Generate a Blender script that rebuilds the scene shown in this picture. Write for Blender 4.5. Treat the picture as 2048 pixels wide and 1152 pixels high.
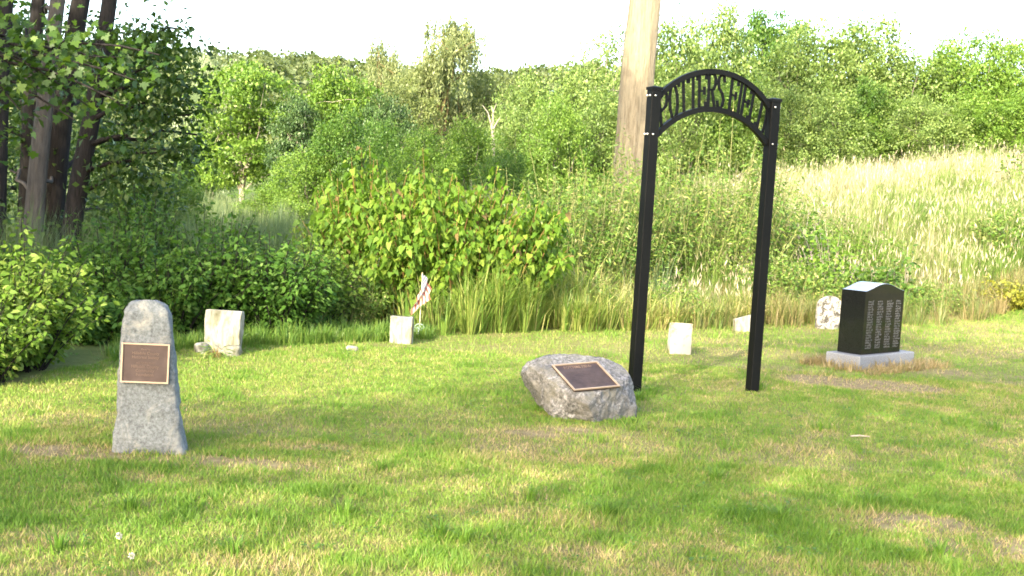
import bpy, math
import numpy as np
from mathutils import Vector, Matrix

# ------------------------------------------------------------------ clear
for o in list(bpy.data.objects):
    bpy.data.objects.remove(o, do_unlink=True)
scene = bpy.context.scene
COL = scene.collection
PI = math.pi

# ------------------------------------------------------------------ camera
EYE = Vector((0, 0, 1.6)); F = 2472.0
R3 = Matrix.Rotation(math.radians(90 - 4.5), 3, 'X') @ Matrix.Rotation(math.radians(3.4), 3, 'Z')
cam_d = bpy.data.cameras.new('camera')
cam_d.sensor_width = 36.0
cam_d.lens = 36.0 * F / 2048.0
cam_d.clip_start = 0.05
cam_d.clip_end = 4000
cam = bpy.data.objects.new('camera', cam_d)
cam.matrix_world = Matrix.Translation(EYE) @ R3.to_4x4()
COL.objects.link(cam)
scene.camera = cam

# ------------------------------------------------------------------ light
SUN_AZ = math.radians(25)      # light travels forward and to the right by this much
SUN_EL = math.radians(27)
ldir = Vector((math.sin(SUN_AZ) * math.cos(SUN_EL), math.cos(SUN_AZ) * math.cos(SUN_EL), -math.sin(SUN_EL)))
sun_d = bpy.data.lights.new('sun', 'SUN')
sun_d.energy = 2.4
sun_d.angle = math.radians(0.6)
sun_d.color = (1.0, 0.92, 0.70)
sun = bpy.data.objects.new('sun', sun_d)
sun.rotation_euler = ldir.to_track_quat('-Z', 'Y').to_euler()
sun.location = (-20, -40, 40)
COL.objects.link(sun)

world = bpy.data.worlds.new('World')
scene.world = world
world.use_nodes = True
wn = world.node_tree
wn.nodes.clear()
sky = wn.nodes.new('ShaderNodeTexSky')
sky.sky_type = 'NISHITA'
sky.sun_disc = False
sky.sun_elevation = SUN_EL
sky.sun_rotation = math.radians(180) + SUN_AZ
sky.air_density = 1.0
sky.dust_density = 3.0
sky.ozone_density = 0.6
bg = wn.nodes.new('ShaderNodeBackground')
bg.inputs['Strength'].default_value = 0.15
wo = wn.nodes.new('ShaderNodeOutputWorld')
wn.links.new(sky.outputs[0], bg.inputs[0])
wn.links.new(bg.outputs[0], wo.inputs[0])

vs = scene.view_settings
scene.display_settings.display_device = 'sRGB'
vs.view_transform = 'Standard'
vs.look = 'None'
vs.gamma = 1.0
vs.use_curve_mapping = False
vs.exposure = 2.72
scene.cycles.use_denoising = True
scene.cycles.sample_clamp_indirect = 3.0
scene.cycles.max_bounces = 6
scene.cycles.diffuse_bounces = 3
scene.cycles.transmission_bounces = 3
scene.cycles.transparent_max_bounces = 4
scene.cycles.filter_width = 1.7

# ------------------------------------------------------------------ noise helpers
def _hash(ix, iy, seed):
    h = (ix.astype(np.int64) * 374761393 + iy.astype(np.int64) * 668265263 + seed * 1442695041) & 0x7fffffff
    h = ((h ^ (h >> 13)) * 1274126177) & 0x7fffffff
    h = h ^ (h >> 16)
    return (h & 0xffff) / 65535.0

def vnoise(x, y, s, seed=0):
    x = np.asarray(x, float) / s; y = np.asarray(y, float) / s
    ix = np.floor(x); iy = np.floor(y); fx = x - ix; fy = y - iy
    fx = fx * fx * (3 - 2 * fx); fy = fy * fy * (3 - 2 * fy)
    a = _hash(ix, iy, seed); b = _hash(ix + 1, iy, seed); c = _hash(ix, iy + 1, seed); d = _hash(ix + 1, iy + 1, seed)
    return (a * (1 - fx) + b * fx) * (1 - fy) + (c * (1 - fx) + d * fx) * fy

def fbm(x, y, s, seed=0, octaves=3):
    t = 0; a = 1.0; n = 0
    for k in range(octaves):
        t = t + a * vnoise(x, y, s / 2 ** k, seed + 17 * k); n += a; a *= 0.5
    return t / n

def sstep(a, b, x):
    t = np.clip((np.asarray(x, float) - a) / (b - a), 0, 1)
    return t * t * (3 - 2 * t)

# ------------------------------------------------------------------ terrain
def gz(x, y):
    x = np.asarray(x, float); y = np.asarray(y, float)
    H = np.interp(x, [-40, -20, -13, -4, 1, 3.3, 6.5, 10.6, 16, 40], [.4, .1, -.3, -.05, .4, .95, 1.5, 1.95, 2.2, 2.6])
    z = H * sstep(15, 30, y)
    z = z + 0.035 * np.clip(x - 5, 0, 12) * sstep(8, 16, y)
    z = z + 0.05 * (fbm(x, y, 3.0, 5) - .5) * sstep(2, 6, np.abs(y)) * sstep(11, 17, y)
    z = z + 18.5 * sstep(95, 250, y) * (0.93 + 0.14 * vnoise(x, 0 * y, 60, 9)) + 3.0 * sstep(250, 900, y)
    return z

def ray(px, py):
    d = R3 @ Vector(((px - 1024) / F, -(py - 576) / F, -1))
    return d / d.y

def at(px, py, depth):
    return EYE + ray(px, py) * depth

def ground(px, py):
    d = ray(px, py); t = 2.0
    while t < 400:
        p = EYE + d * t
        if p.z <= float(gz(p.x, p.y)): break
        t += 0.02 if t < 40 else .3
    return Vector((p.x, p.y, float(gz(p.x, p.y))))

def foot(px, py_guess, depth):
    """ground point at a depth along the column through (px, py_guess)"""
    p = at(px, py_guess, depth)
    return Vector((p.x, p.y, float(gz(p.x, p.y))))

# lawn edge as distance by bearing (x / y)
_edge = [ground(a, b) for a, b in [(-60, 800), (120, 752), (200, 728), (300, 706), (400, 694), (560, 690), (800, 680), (1000, 668), (1230, 664), (1450, 655), (1600, 650), (1720, 648), (1860, 650), (1950, 640), (2060, 605)]]
E_T = np.array([p.x / p.y for p in _edge]); E_Y = np.array([p.y for p in _edge])
def lawn_edge(x, y):
    t = np.asarray(x, float) / np.maximum(np.asarray(y, float), .5)
    return np.interp(t, E_T, E_Y)

PATCH = []   # bare, dry places: centre, radii, strength
def patch(px, py, rx, ry, s):
    p = ground(px, py); PATCH.append((p.x, p.y, rx, ry, s))
for a in [(150, 905, .6, .26, 1.0), (430, 925, .9, .26, 1.0), (300, 918, .45, .16, 1.0), (620, 895, .45, .2, .7), (1060, 868, .35, .22, 1.0), (1150, 862, .4, .2, .9), (1010, 890, .5, .25, .6),
          (1120, 915, .9, .3, .7), (1330, 905, .7, .25, .6), (1650, 762, .6, .5, 1.2), (1760, 772, .9, .5, 1.2), (1870, 742, .6, .4, .8), (1960, 780, .8, .5, .6),
          (1990, 700, 1.0, .7, .6), (1450, 800, .5, .3, .4), (1830, 1050, .6, .35, .9), (2000, 1100, .6, .35, .9), (1600, 900, .5, .25, .7), (1500, 1000, .4, .2, .6), (1200, 1110, .4, .2, .7), (80, 1080, .3, .2, .7), (500, 1130, .35, .2, .7), (30, 910, .5, .35, .6),
          (330, 960, .7, .2, .6), (900, 860, .6, .25, .5), (700, 1090, .4, .2, .4), (1800, 900, .6, .3, .45)]:
    patch(*a)
def dryness(x, y):
    m = .55 * sstep(.40, .70, fbm(x, y * 1.5, .9, 3)) + .55 * sstep(.42, .72, fbm(x, y * 1.2, .26, 8)) * sstep(.3, .6, fbm(x, y, 2.2, 13))
    m = m * (.65 + .5 * sstep(-2, 2.5, x)) * (1 - .55 * sstep(8, 9.5, y) * (1 - sstep(1.5, 3, x)))
    m = np.minimum(m, .5)
    n = .45 + 1.0 * fbm(x, y, .18, 21)
    for (cx, cy, rx, ry, s) in PATCH:
        d = np.sqrt(((x - cx) / rx) ** 2 + ((y - cy) / ry) ** 2)
        m = np.maximum(m, s * (1 - sstep(.35, 1.15, d)) * n)
    return np.clip(m, 0, 1)

# ------------------------------------------------------------------ mesh helpers
def np_mesh(name, V, polys_k, rnd=None, mats=(), smooth=False, loops=None):
    """V (n,3); uniform polygons of k corners; loops index array or arange"""
    me = bpy.data.meshes.new(name)
    V = np.asarray(V, np.float32).reshape(-1, 3)
    if loops is None: loops = np.arange(len(V), dtype=np.int32)
    loops = np.asarray(loops, np.int32).ravel()
    nf = len(loops) // polys_k
    me.vertices.add(len(V)); me.vertices.foreach_set('co', V.ravel())
    me.loops.add(len(loops)); me.loops.foreach_set('vertex_index', loops)
    me.polygons.add(nf); me.polygons.foreach_set('loop_start', np.arange(nf, dtype=np.int32) * polys_k)
    if rnd is not None:
        a = me.attributes.new('rnd', 'FLOAT', 'FACE'); a.data.foreach_set('value', np.asarray(rnd, np.float32))
    if smooth: me.polygons.foreach_set('use_smooth', np.ones(nf, bool))
    me.update(calc_edges=True)
    for m in mats: me.materials.append(m)
    return me

def py_mesh(name, V, Fc, mats=(), smooth=False):
    me = bpy.data.meshes.new(name)
    me.from_pydata([tuple(map(float, v)) for v in V], [], [tuple(map(int, f)) for f in Fc])
    me.update()
    if smooth: me.polygons.foreach_set('use_smooth', np.ones(len(me.polygons), bool))
    for m in mats: me.materials.append(m)
    return me

def link(name, data, parent=None, loc=None):
    o = bpy.data.objects.new(name, data); COL.objects.link(o)
    if parent is not None: o.parent = parent
    if loc is not None: o.location = loc
    return o

def thing(name, label, cat, loc=(0, 0, 0), rz=0, group=None):
    o = bpy.data.objects.new(name, None); COL.objects.link(o)
    o.location = loc; o.rotation_euler = (0, 0, rz); o.empty_display_size = .1
    tag(o, label, cat, group)
    return o

def tag(o, label=None, cat=None, group=None, kind=None):
    if label: o['label'] = label
    if cat: o['category'] = cat
    if group: o['group'] = group
    if kind: o['kind'] = kind
    return o

def unit(a):
    return a / np.maximum(np.linalg.norm(a, axis=-1, keepdims=True), 1e-9)

SHAPES = {
    'rhomb': np.array([(0, 0), (.5, .45), (0, 1), (-.5, .45)]),
    'heart': np.array([(0, 0), (.42, -.04), (.5, .28), (.3, .68), (0, 1), (-.3, .68), (-.5, .28), (-.42, -.04)]),
    'oval': np.array([(0, 0), (.42, .3), (.36, .7), (0, 1), (-.36, .7), (-.42, .3)]),
    'maple': np.array([(0, 0), (.22, -.1), (.2, .12), (.62, .1), (.46, .34), (.6, .62), (.26, .58), (.24, .74), (0, 1.05), (-.24, .74), (-.26, .58), (-.6, .62), (-.46, .34), (-.62, .1), (-.2, .12), (-.22, -.1)]),
}
def leaves(P, A, N, L, W, shape='rhomb', curl=.15):
    """leaf polygons: P base points, A length direction, N face direction, sizes L, W. Returns (n*k,3), k"""
    S = SHAPES[shape]; k = len(S)
    A = unit(A); B = unit(np.cross(N, A)); Nn = np.cross(A, B)
    L = np.asarray(L)[:, None, None]; W = np.asarray(W)[:, None, None]
    sx = S[:, 0][None, :, None]; sy = S[:, 1][None, :, None]
    V = P[:, None, :] + A[:, None, :] * L * sy + B[:, None, :] * W * sx
    V = V - Nn[:, None, :] * L * curl * (sy ** 2) + Nn[:, None, :] * W * .25 * np.abs(sx)
    return V.reshape(-1, 3), k

def tubes(paths, nseg=6):
    """paths: list of (points (m,3), radii (m,)). One mesh of tapered tubes -> V, quads"""
    VV = []; FF = []; off = 0
    an = np.arange(nseg) * 2 * PI / nseg
    for P, r in paths:
        P = np.asarray(P, float); r = np.asarray(r, float); m = len(P)
        T = unit(np.gradient(P, axis=0))
        ref = np.where(np.abs(T[:, 2:3]) > .9, np.array([[1., 0, 0]]), np.array([[0., 0, 1]]))
        if np.abs(T[:, 2]).mean() > .6: ref = np.tile(np.array([[1., 0, 0]]), (m, 1))
        else: ref = np.tile(np.array([[0, 0, 1.]]), (m, 1)) + 1e-3
        U = unit(np.cross(T, ref)); Wv = np.cross(T, U)
        ring = P[:, None, :] + r[:, None, None] * (np.cos(an)[None, :, None] * U[:, None, :] + np.sin(an)[None, :, None] * Wv[:, None, :])
        VV.append(ring.reshape(-1, 3))
        i = np.arange(m - 1)[:, None] * nseg; j = np.arange(nseg)[None, :]; j2 = (j + 1) % nseg
        q = np.stack([i + j, i + j2, i + nseg + j2, i + nseg + j], -1).reshape(-1, 4) + off
        FF.append(q); off += m * nseg
    return np.concatenate(VV), np.concatenate(FF)

def tube_mesh(name, paths, mat, nseg=6):
    V, Q = tubes(paths, nseg)
    return np_mesh(name, V, 4, mats=[mat], smooth=True, loops=Q)

def blades(P, H, W, lean, rng, out=None):
    """curved grass blades, two quads each; a blade bends across its flat side"""
    n = len(P)
    if out is None:
        b = rng.uniform(0, 2 * PI, n); out = np.stack([np.cos(b), np.sin(b), 0 * b], -1)
    side = np.stack([-out[:, 1], out[:, 0], 0 * out[:, 0]], -1) + rng.normal(size=(n, 3)) * np.array([.35, .35, 0])
    side = unit(side); up = np.array([0, 0, 1.])
    H = H[:, None]; W = W[:, None]; lean = lean[:, None]
    mid = P + up * H * .58 + out * H * lean * .3
    tip = P + up * H * (1 - .25 * lean) + out * H * lean
    a, b = P - side * W / 2, P + side * W / 2
    c, d = mid + side * W * .42, mid - side * W * .42
    e, f = tip + side * W * .08, tip - side * W * .08
    return np.stack([a, b, c, d, d, c, e, f], 1).reshape(-1, 3), 4

# ------------------------------------------------------------------ materials
def new_mat(name):
    m = bpy.data.materials.new(name); m.use_nodes = True
    nt = m.node_tree; nt.nodes.clear()
    out = nt.nodes.new('ShaderNodeOutputMaterial')
    return m, nt, out

def ramp(nt, fac, stops):
    r = nt.nodes.new('ShaderNodeValToRGB')
    while len(r.color_ramp.elements) < len(stops): r.color_ramp.elements.new(.5)
    for e, (p, c) in zip(r.color_ramp.elements, stops):
        e.position = p; e.color = (*c, 1)
    nt.links.new(fac, r.inputs[0])
    return r.outputs[0]

def leaf_mat(name, stops, trans=.4, rough=.45, spec=.3, tint=(1.15, 1.2, .5)):
    m, nt, out = new_mat(name)
    at_ = nt.nodes.new('ShaderNodeAttribute'); at_.attribute_name = 'rnd'
    c = ramp(nt, at_.outputs['Fac'], stops)
    p = nt.nodes.new('ShaderNodeBsdfPrincipled')
    p.inputs['Roughness'].default_value = rough
    p.inputs['Specular IOR Level'].default_value = spec
    nt.links.new(c, p.inputs['Base Color'])
    tr = nt.nodes.new('ShaderNodeBsdfTranslucent')
    mu = nt.nodes.new('ShaderNodeMix'); mu.data_type = 'RGBA'; mu.blend_type = 'MULTIPLY'; mu.inputs[0].default_value = 1
    nt.links.new(c, mu.inputs[6]); mu.inputs[7].default_value = (*tint, 1)
    nt.links.new(mu.outputs[2], tr.inputs['Color'])
    mx = nt.nodes.new('ShaderNodeMixShader'); mx.inputs[0].default_value = trans
    nt.links.new(p.outputs[0], mx.inputs[1]); nt.links.new(tr.outputs[0], mx.inputs[2])
    nt.links.new(mx.outputs[0], out.inputs[0])
    return m

def noise_node(nt, scale, detail=6, rough=.6, coord='Object', stretch=None, dist=0):
    tc = nt.nodes.new('ShaderNodeTexCoord')
    n = nt.nodes.new('ShaderNodeTexNoise'); n.inputs['Scale'].default_value = scale
    n.inputs['Detail'].default_value = detail; n.inputs['Roughness'].default_value = rough; n.inputs['Distortion'].default_value = dist
    if stretch:
        mp = nt.nodes.new('ShaderNodeMapping'); mp.inputs['Scale'].default_value = stretch
        nt.links.new(tc.outputs[coord], mp.inputs[0]); nt.links.new(mp.outputs[0], n.inputs['Vector'])
    else:
        nt.links.new(tc.outputs[coord], n.inputs['Vector'])
    return n.outputs[0]

def mixc(nt, f, a, b, mode='MIX'):
    mu = nt.nodes.new('ShaderNodeMix'); mu.data_type = 'RGBA'; mu.blend_type = mode
    for s, v in ((0, f), (6, a), (7, b)):
        if isinstance(v, (int, float)): mu.inputs[s].default_value = v
        elif isinstance(v, tuple): mu.inputs[s].default_value = (*v, 1)
        else: nt.links.new(v, mu.inputs[s])
    return mu.outputs[2]

def surf(name, color_fn, rough=.8, spec=.3, bump=None, metal=0):
    m, nt, out = new_mat(name)
    p = nt.nodes.new('ShaderNodeBsdfPrincipled')
    p.inputs['Roughness'].default_value = rough
    p.inputs['Specular IOR Level'].default_value = spec
    p.inputs['Metallic'].default_value = metal
    c = color_fn(nt)
    if isinstance(c, tuple): p.inputs['Base Color'].default_value = (*c, 1)
    else: nt.links.new(c, p.inputs['Base Color'])
    if bump:
        h, st, dist = bump(nt)
        b = nt.nodes.new('ShaderNodeBump'); b.inputs['Strength'].default_value = st; b.inputs['Distance'].default_value = dist
        nt.links.new(h, b.inputs['Height']); nt.links.new(b.outputs[0], p.inputs['Normal'])
    nt.links.new(p.outputs[0], out.inputs[0])
    return m

M = {}
M['bark_dark'] = surf('bark_dark', lambda nt: ramp(nt, noise_node(nt, 9, 8, .7, stretch=(3, 3, .45)), [(.3, (.014, .0125, .012)), (.7, (.04, .035, .033))]),
                      .9, .1, lambda nt: (noise_node(nt, 14, 8, .7, stretch=(3, 3, .4)), .9, .03))
M['bark_pale'] = surf('bark_pale', lambda nt: ramp(nt, noise_node(nt, 8, 8, .7, stretch=(3, 3, .5)), [(.3, (.055, .048, .043)), (.7, (.13, .114, .1))]),
                      .9, .1, lambda nt: (noise_node(nt, 14, 8, .7, stretch=(3, 3, .4)), .8, .03))
M['bark_tan'] = surf('bark_tan', lambda nt: mixc(nt, noise_node(nt, 2.2, 4, .6, stretch=(1, 1, .5)), ramp(nt, noise_node(nt, 9, 8, .8, stretch=(2.2, 2.2, .2)), [(.43, (.12, .09, .055)), (.54, (.33, .275, .19)), (.7, (.42, .36, .25))]), (.33, .28, .19)),
                     .9, .1, lambda nt: (noise_node(nt, 9, 8, .8, stretch=(2.2, 2.2, .2)), 1.0, .08))
M['bark_grey'] = surf('bark_grey', lambda nt: ramp(nt, noise_node(nt, 12, 6, .7, stretch=(2, 2, .5)), [(.3, (.2, .17, .13)), (.7, (.42, .37, .29))]), .9, .1)
M['bark_snag'] = surf('bark_snag', lambda nt: ramp(nt, noise_node(nt, 12, 6), [(.3, (.16, .14, .11)), (.7, (.27, .245, .2))]), .9, .1)
M['bark_mid'] = surf('bark_mid', lambda nt: ramp(nt, noise_node(nt, 12, 6, .7, stretch=(2, 2, .5)), [(.3, (.07, .06, .05)), (.7, (.18, .155, .125))]), .9, .1)
M['bark_yellow'] = surf('bark_yellow', lambda nt: ramp(nt, noise_node(nt, 7, 6, .7, stretch=(2, 2, .5)), [(.3, (.09, .065, .03)), (.7, (.2, .155, .07))]), .9, .1)
M['red_cane'] = surf('red_cane', lambda nt: ramp(nt, noise_node(nt, 6, 3), [(.3, (.16, .07, .03)), (.7, (.22, .19, .05))]), .6, .3)
M['dead_cane'] = surf('dead_cane', lambda nt: ramp(nt, noise_node(nt, 3, 3), [(.3, (.13, .1, .1)), (.7, (.28, .24, .22))]), .9, .1)

G_ = lambda *c: c
M['leaf_maple'] = leaf_mat('leaf_maple', [(0, (.025, .06, .009)), (.7, (.05, .1, .013)), (1, (.12, .19, .03))])
M['leaf_dark'] = leaf_mat('leaf_dark', [(0, (.022, .05, .012)), (.6, (.045, .09, .016)), (1, (.09, .14, .03))], .35)
M['leaf_bright'] = leaf_mat('leaf_bright', [(0, (.06, .12, .015)), (.5, (.12, .21, .028)), (1, (.2, .28, .055))], .4)
M['leaf_pale'] = leaf_mat('leaf_pale', [(0, (.06, .105, .024)), (.5, (.14, .21, .048)), (1, (.25, .31, .095))], .36)
M['leaf_silver'] = leaf_mat('leaf_silver', [(0, (.12, .16, .08)), (.5, (.2, .25, .13)), (1, (.3, .34, .2))], .3)
M['leaf_olive'] = leaf_mat('leaf_olive', [(0, (.075, .1, .03)), (.5, (.13, .165, .05)), (1, (.2, .22, .08))])
M['leaf_green'] = leaf_mat('leaf_green', [(0, (.035, .085, .015)), (.5, (.07, .14, .02)), (1, (.12, .2, .035))])
M['leaf_shadow'] = leaf_mat('leaf_shadow', [(0, (.03, .06, .02)), (.6, (.05, .095, .025)), (1, (.09, .14, .04))], .25)  # darker leaves: shadow between the bright trees put into the colour
M['leaf_willow'] = leaf_mat('leaf_willow', [(0, (.1, .13, .05)), (.5, (.17, .2, .08)), (1, (.26, .29, .13))], .45)
M['leaf_far'] = leaf_mat('leaf_far', [(0, (.06, .085, .03)), (.5, (.095, .125, .045)), (1, (.15, .175, .065))])
M['leaf_shrub'] = leaf_mat('leaf_shrub', [(0, (.05, .10, .014)), (.5, (.11, .19, .025)), (1, (.28, .33, .09))], .42, .55, .15)
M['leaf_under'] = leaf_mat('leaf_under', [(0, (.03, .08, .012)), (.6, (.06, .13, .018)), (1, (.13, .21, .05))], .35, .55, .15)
M['leaf_knot'] = leaf_mat('leaf_knot', [(0, (.05, .115, .012)), (.5, (.115, .205, .022)), (.95, (.21, .28, .04)), (1, (.2, .14, .06))], .45, .55, .2)
M['leaf_yellow'] = leaf_mat('leaf_yellow', [(0, (.14, .16, .02)), (1, (.3, .28, .04))])
M['lawn'] = leaf_mat('lawn', [(0, (.06, .135, .014)), (.4, (.125, .22, .027)), (.6, (.195, .25, .047)), (.76, (.32, .26, .11)), (1, (.44, .32, .19))], .3, .5, .25)
M['tall_green'] = leaf_mat('tall_green', [(0, (.06, .13, .02)), (.5, (.12, .21, .035)), (.75, (.22, .27, .06)), (1, (.38, .32, .15))], .35)
M['meadow'] = leaf_mat('meadow', [(0, (.07, .14, .02)), (.4, (.16, .22, .05)), (.62, (.32, .28, .17)), (1, (.46, .385, .3))], .35)
M['marsh'] = leaf_mat('marsh', [(0, (.05, .085, .04)), (.5, (.085, .13, .05)), (1, (.2, .22, .11))], .3)
M['brown_grass'] = leaf_mat('brown_grass', [(0, (.09, .15, .03)), (.5, (.22, .17, .08)), (1, (.34, .26, .14))], .3)
M['pink_grass'] = leaf_mat('pink_grass', [(0, (.12, .12, .08)), (.5, (.22, .19, .15)), (1, (.3, .25, .21))], .2)

M['black_paint'] = surf('black_paint', lambda nt: (.003, .0032, .0032), .5, .14, lambda nt: (noise_node(nt, 60, 3), .08, .002))
M['bolt'] = surf('bolt', lambda nt: (.55, .53, .48), .3, .5, None, .9)
M['granite_grey'] = surf('granite_grey', lambda nt: mixc(nt, ramp(nt, noise_node(nt, 4.2, 8, .68, stretch=(1, 1, .7), dist=1.2), [(.5, (0, 0, 0)), (.68, (1, 1, 1))]),
                                                         ramp(nt, noise_node(nt, 55, 8, .75), [(.32, (.055, .06, .06)), (.5, (.13, .14, .142)), (.7, (.22, .235, .24))]), (.3, .29, .25)),
                         .85, .25, lambda nt: (noise_node(nt, 45, 8, .75), .8, .012))
M['boulder'] = surf('boulder', lambda nt: mixc(nt, ramp(nt, noise_node(nt, 7, 8, .7, dist=.8), [(.45, (0, 0, 0)), (.62, (1, 1, 1))]),
                                               ramp(nt, noise_node(nt, 38, 8, .8), [(.36, (.04, .039, .038)), (.5, (.145, .14, .138)), (.62, (.32, .31, .305))]),
                                               ramp(nt, noise_node(nt, 30, 8, .8), [(.3, (.085, .08, .068)), (.6, (.185, .175, .15)), (.75, (.28, .27, .245))])),
                    .9, .2, lambda nt: (noise_node(nt, 24, 8, .75), .9, .02))
M['green_cane'] = surf('green_cane', lambda nt: ramp(nt, noise_node(nt, 3, 3), [(.3, (.09, .12, .04)), (.7, (.2, .2, .08))]), .8, .1)
M['marble'] = surf('marble', lambda nt: mixc(nt, ramp(nt, noise_node(nt, 9, 8, .7, stretch=(1.6, 1.6, .5), dist=.6), [(.38, (0, 0, 0)), (.66, (1, 1, 1))]), (.27, .26, .225), (.085, .08, .04)),
                   .8, .2, lambda nt: (noise_node(nt, 30, 6), .4, .01))
M['marble_lichen'] = surf('marble_lichen', lambda nt: mixc(nt, ramp(nt, noise_node(nt, 13, 8, .75, dist=.7), [(.46, (0, 0, 0)), (.56, (1, 1, 1))]), (.3, .285, .26), (.05, .045, .035)),
                          .85, .2, lambda nt: (noise_node(nt, 30, 6), .4, .01))
M['marble_rust'] = surf('marble_rust', lambda nt: mixc(nt, ramp(nt, noise_node(nt, 7, 6, .65, dist=.3), [(.54, (0, 0, 0)), (.68, (1, 1, 1))]), (.29, .265, .22), (.2, .11, .035)),
                        .85, .2, lambda nt: (noise_node(nt, 30, 6), .4, .01))
M['black_granite'] = surf('black_granite', lambda nt: ramp(nt, noise_node(nt, 260, 2), [(.45, (.006, .007, .007)), (.75, (.016, .017, .016))]), .05, 1.0)
M['black_granite'].node_tree.nodes['Principled BSDF'].inputs['Specular IOR Level'].default_value = .3
M['granite_sky_sheen'] = surf('granite_sky_sheen', lambda nt: ramp(nt, noise_node(nt, 200, 2), [(.4, (.2, .21, .225)), (.7, (.3, .31, .325))]), .22, .5)  # light grey puts the sky's reflection into the tablet top's colour
M['letter_grey'] = surf('letter_grey', lambda nt: (.1, .1, .1), .8, .2)
M['base_granite'] = surf('base_granite', lambda nt: ramp(nt, noise_node(nt, 120, 4, .8), [(.35, (.085, .09, .1)), (.5, (.17, .178, .195)), (.68, (.3, .31, .335))]), .75, .3,
                         lambda nt: (noise_node(nt, 40, 6), .5, .008))
M['bronze'] = surf('bronze', lambda nt: ramp(nt, noise_node(nt, 14, 5), [(.3, (.05, .034, .03)), (.7, (.08, .056, .05))]), .55, .3, lambda nt: (noise_node(nt, 220, 2), .4, .002), .35)
M['bronze_light'] = surf('bronze_light', lambda nt: (.36, .27, .19), .5, .4, None, .3)
M['bronze_letter'] = surf('bronze_letter', lambda nt: (.16, .11, .085), .5, .4, None, .3)
M['stick_wood'] = surf('stick_wood', lambda nt: ramp(nt, noise_node(nt, 30, 3), [(.3, (.25, .21, .15)), (.7, (.36, .32, .25))]), .8, .2)
M['pole_wood'] = surf('pole_wood', lambda nt: (.55, .45, .28), .7, .2)
M['holder_metal'] = surf('holder_metal', lambda nt: (.32, .38, .4), .5, .4, None, .6)
M['petal'] = surf('petal', lambda nt: (.42, .4, .35), .8, .2)

def mat_ground():
    m, nt, out = new_mat('ground_soil_and_grass')
    p = nt.nodes.new('ShaderNodeBsdfPrincipled'); p.inputs['Roughness'].default_value = .95; p.inputs['Specular IOR Level'].default_value = .1
    a = nt.nodes.new('ShaderNodeAttribute'); a.attribute_name = 'dry'
    b = nt.nodes.new('ShaderNodeAttribute'); b.attribute_name = 'wild'
    g = ramp(nt, noise_node(nt, 9, 8, .75), [(.3, (.08, .11, .02)), (.55, (.17, .18, .05)), (.75, (.3, .25, .12))])
    d = ramp(nt, noise_node(nt, 12, 8, .75), [(.3, (.12, .085, .045)), (.55, (.24, .185, .1)), (.75, (.36, .29, .17))])
    w = ramp(nt, noise_node(nt, .9, 8, .75), [(.3, (.05, .075, .02)), (.6, (.1, .13, .04)), (.8, (.17, .17, .07))])
    c = mixc(nt, a.outputs['Fac'], g, d)
    e = nt.nodes.new('ShaderNodeAttribute'); e.attribute_name = 'bank'
    w = mixc(nt, e.outputs['Fac'], w, ramp(nt, noise_node(nt, 1.5, 8, .75), [(.3, (.13, .15, .04)), (.55, (.22, .21, .1)), (.8, (.33, .28, .18))]))
    c = mixc(nt, b.outputs['Fac'], c, w)
    nt.links.new(c, p.inputs['Base Color'])
    bu = nt.nodes.new('ShaderNodeBump'); bu.inputs['Strength'].default_value = .8; bu.inputs['Distance'].default_value = .03
    nt.links.new(noise_node(nt, 30, 8, .7), bu.inputs['Height']); nt.links.new(bu.outputs[0], p.inputs['Normal'])
    nt.links.new(p.outputs[0], out.inputs[0])
    return m

# ------------------------------------------------------------------ ground sheet
def axis(lo, hi, step, far_lo, far_hi, grow=1.22):
    a = list(np.arange(lo, hi + 1e-6, step))
    s = step; v = hi
    while v < far_hi: s *= grow; v += s; a.append(v)
    s = step; v = lo
    while v > far_lo: s *= grow; v -= s; a.insert(0, v)
    return np.array(a)
gx = axis(-9, 14, .12, -1500, 1500); gy = axis(4, 24, .12, -120, 1800, 1.12)
X, Y = np.meshgrid(gx, gy)
Z = gz(X, Y)
nx, ny = len(gx), len(gy)
i = np.arange(ny - 1)[:, None] * nx + np.arange(nx - 1)[None, :]
quads = np.stack([i, i + 1, i + nx + 1, i + nx], -1).reshape(-1, 4)
gm = np_mesh('ground', np.stack([X, Y, Z], -1), 4, mats=[mat_ground()], smooth=True, loops=quads)
for nm, val in (('dry', dryness(X, Y)), ('wild', sstep(-.4, .6, Y - lawn_edge(X, Y) - .5)), ('bank', sstep(2, 6, X) * sstep(60, 40, Y))):
    a = gm.attributes.new(nm, 'FLOAT', 'POINT'); a.data.foreach_set('value', np.asarray(val, np.float32).ravel())
tag(link('ground', gm), 'mown grassy ground rising to a meadow bank and far hill', kind='structure')

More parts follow.
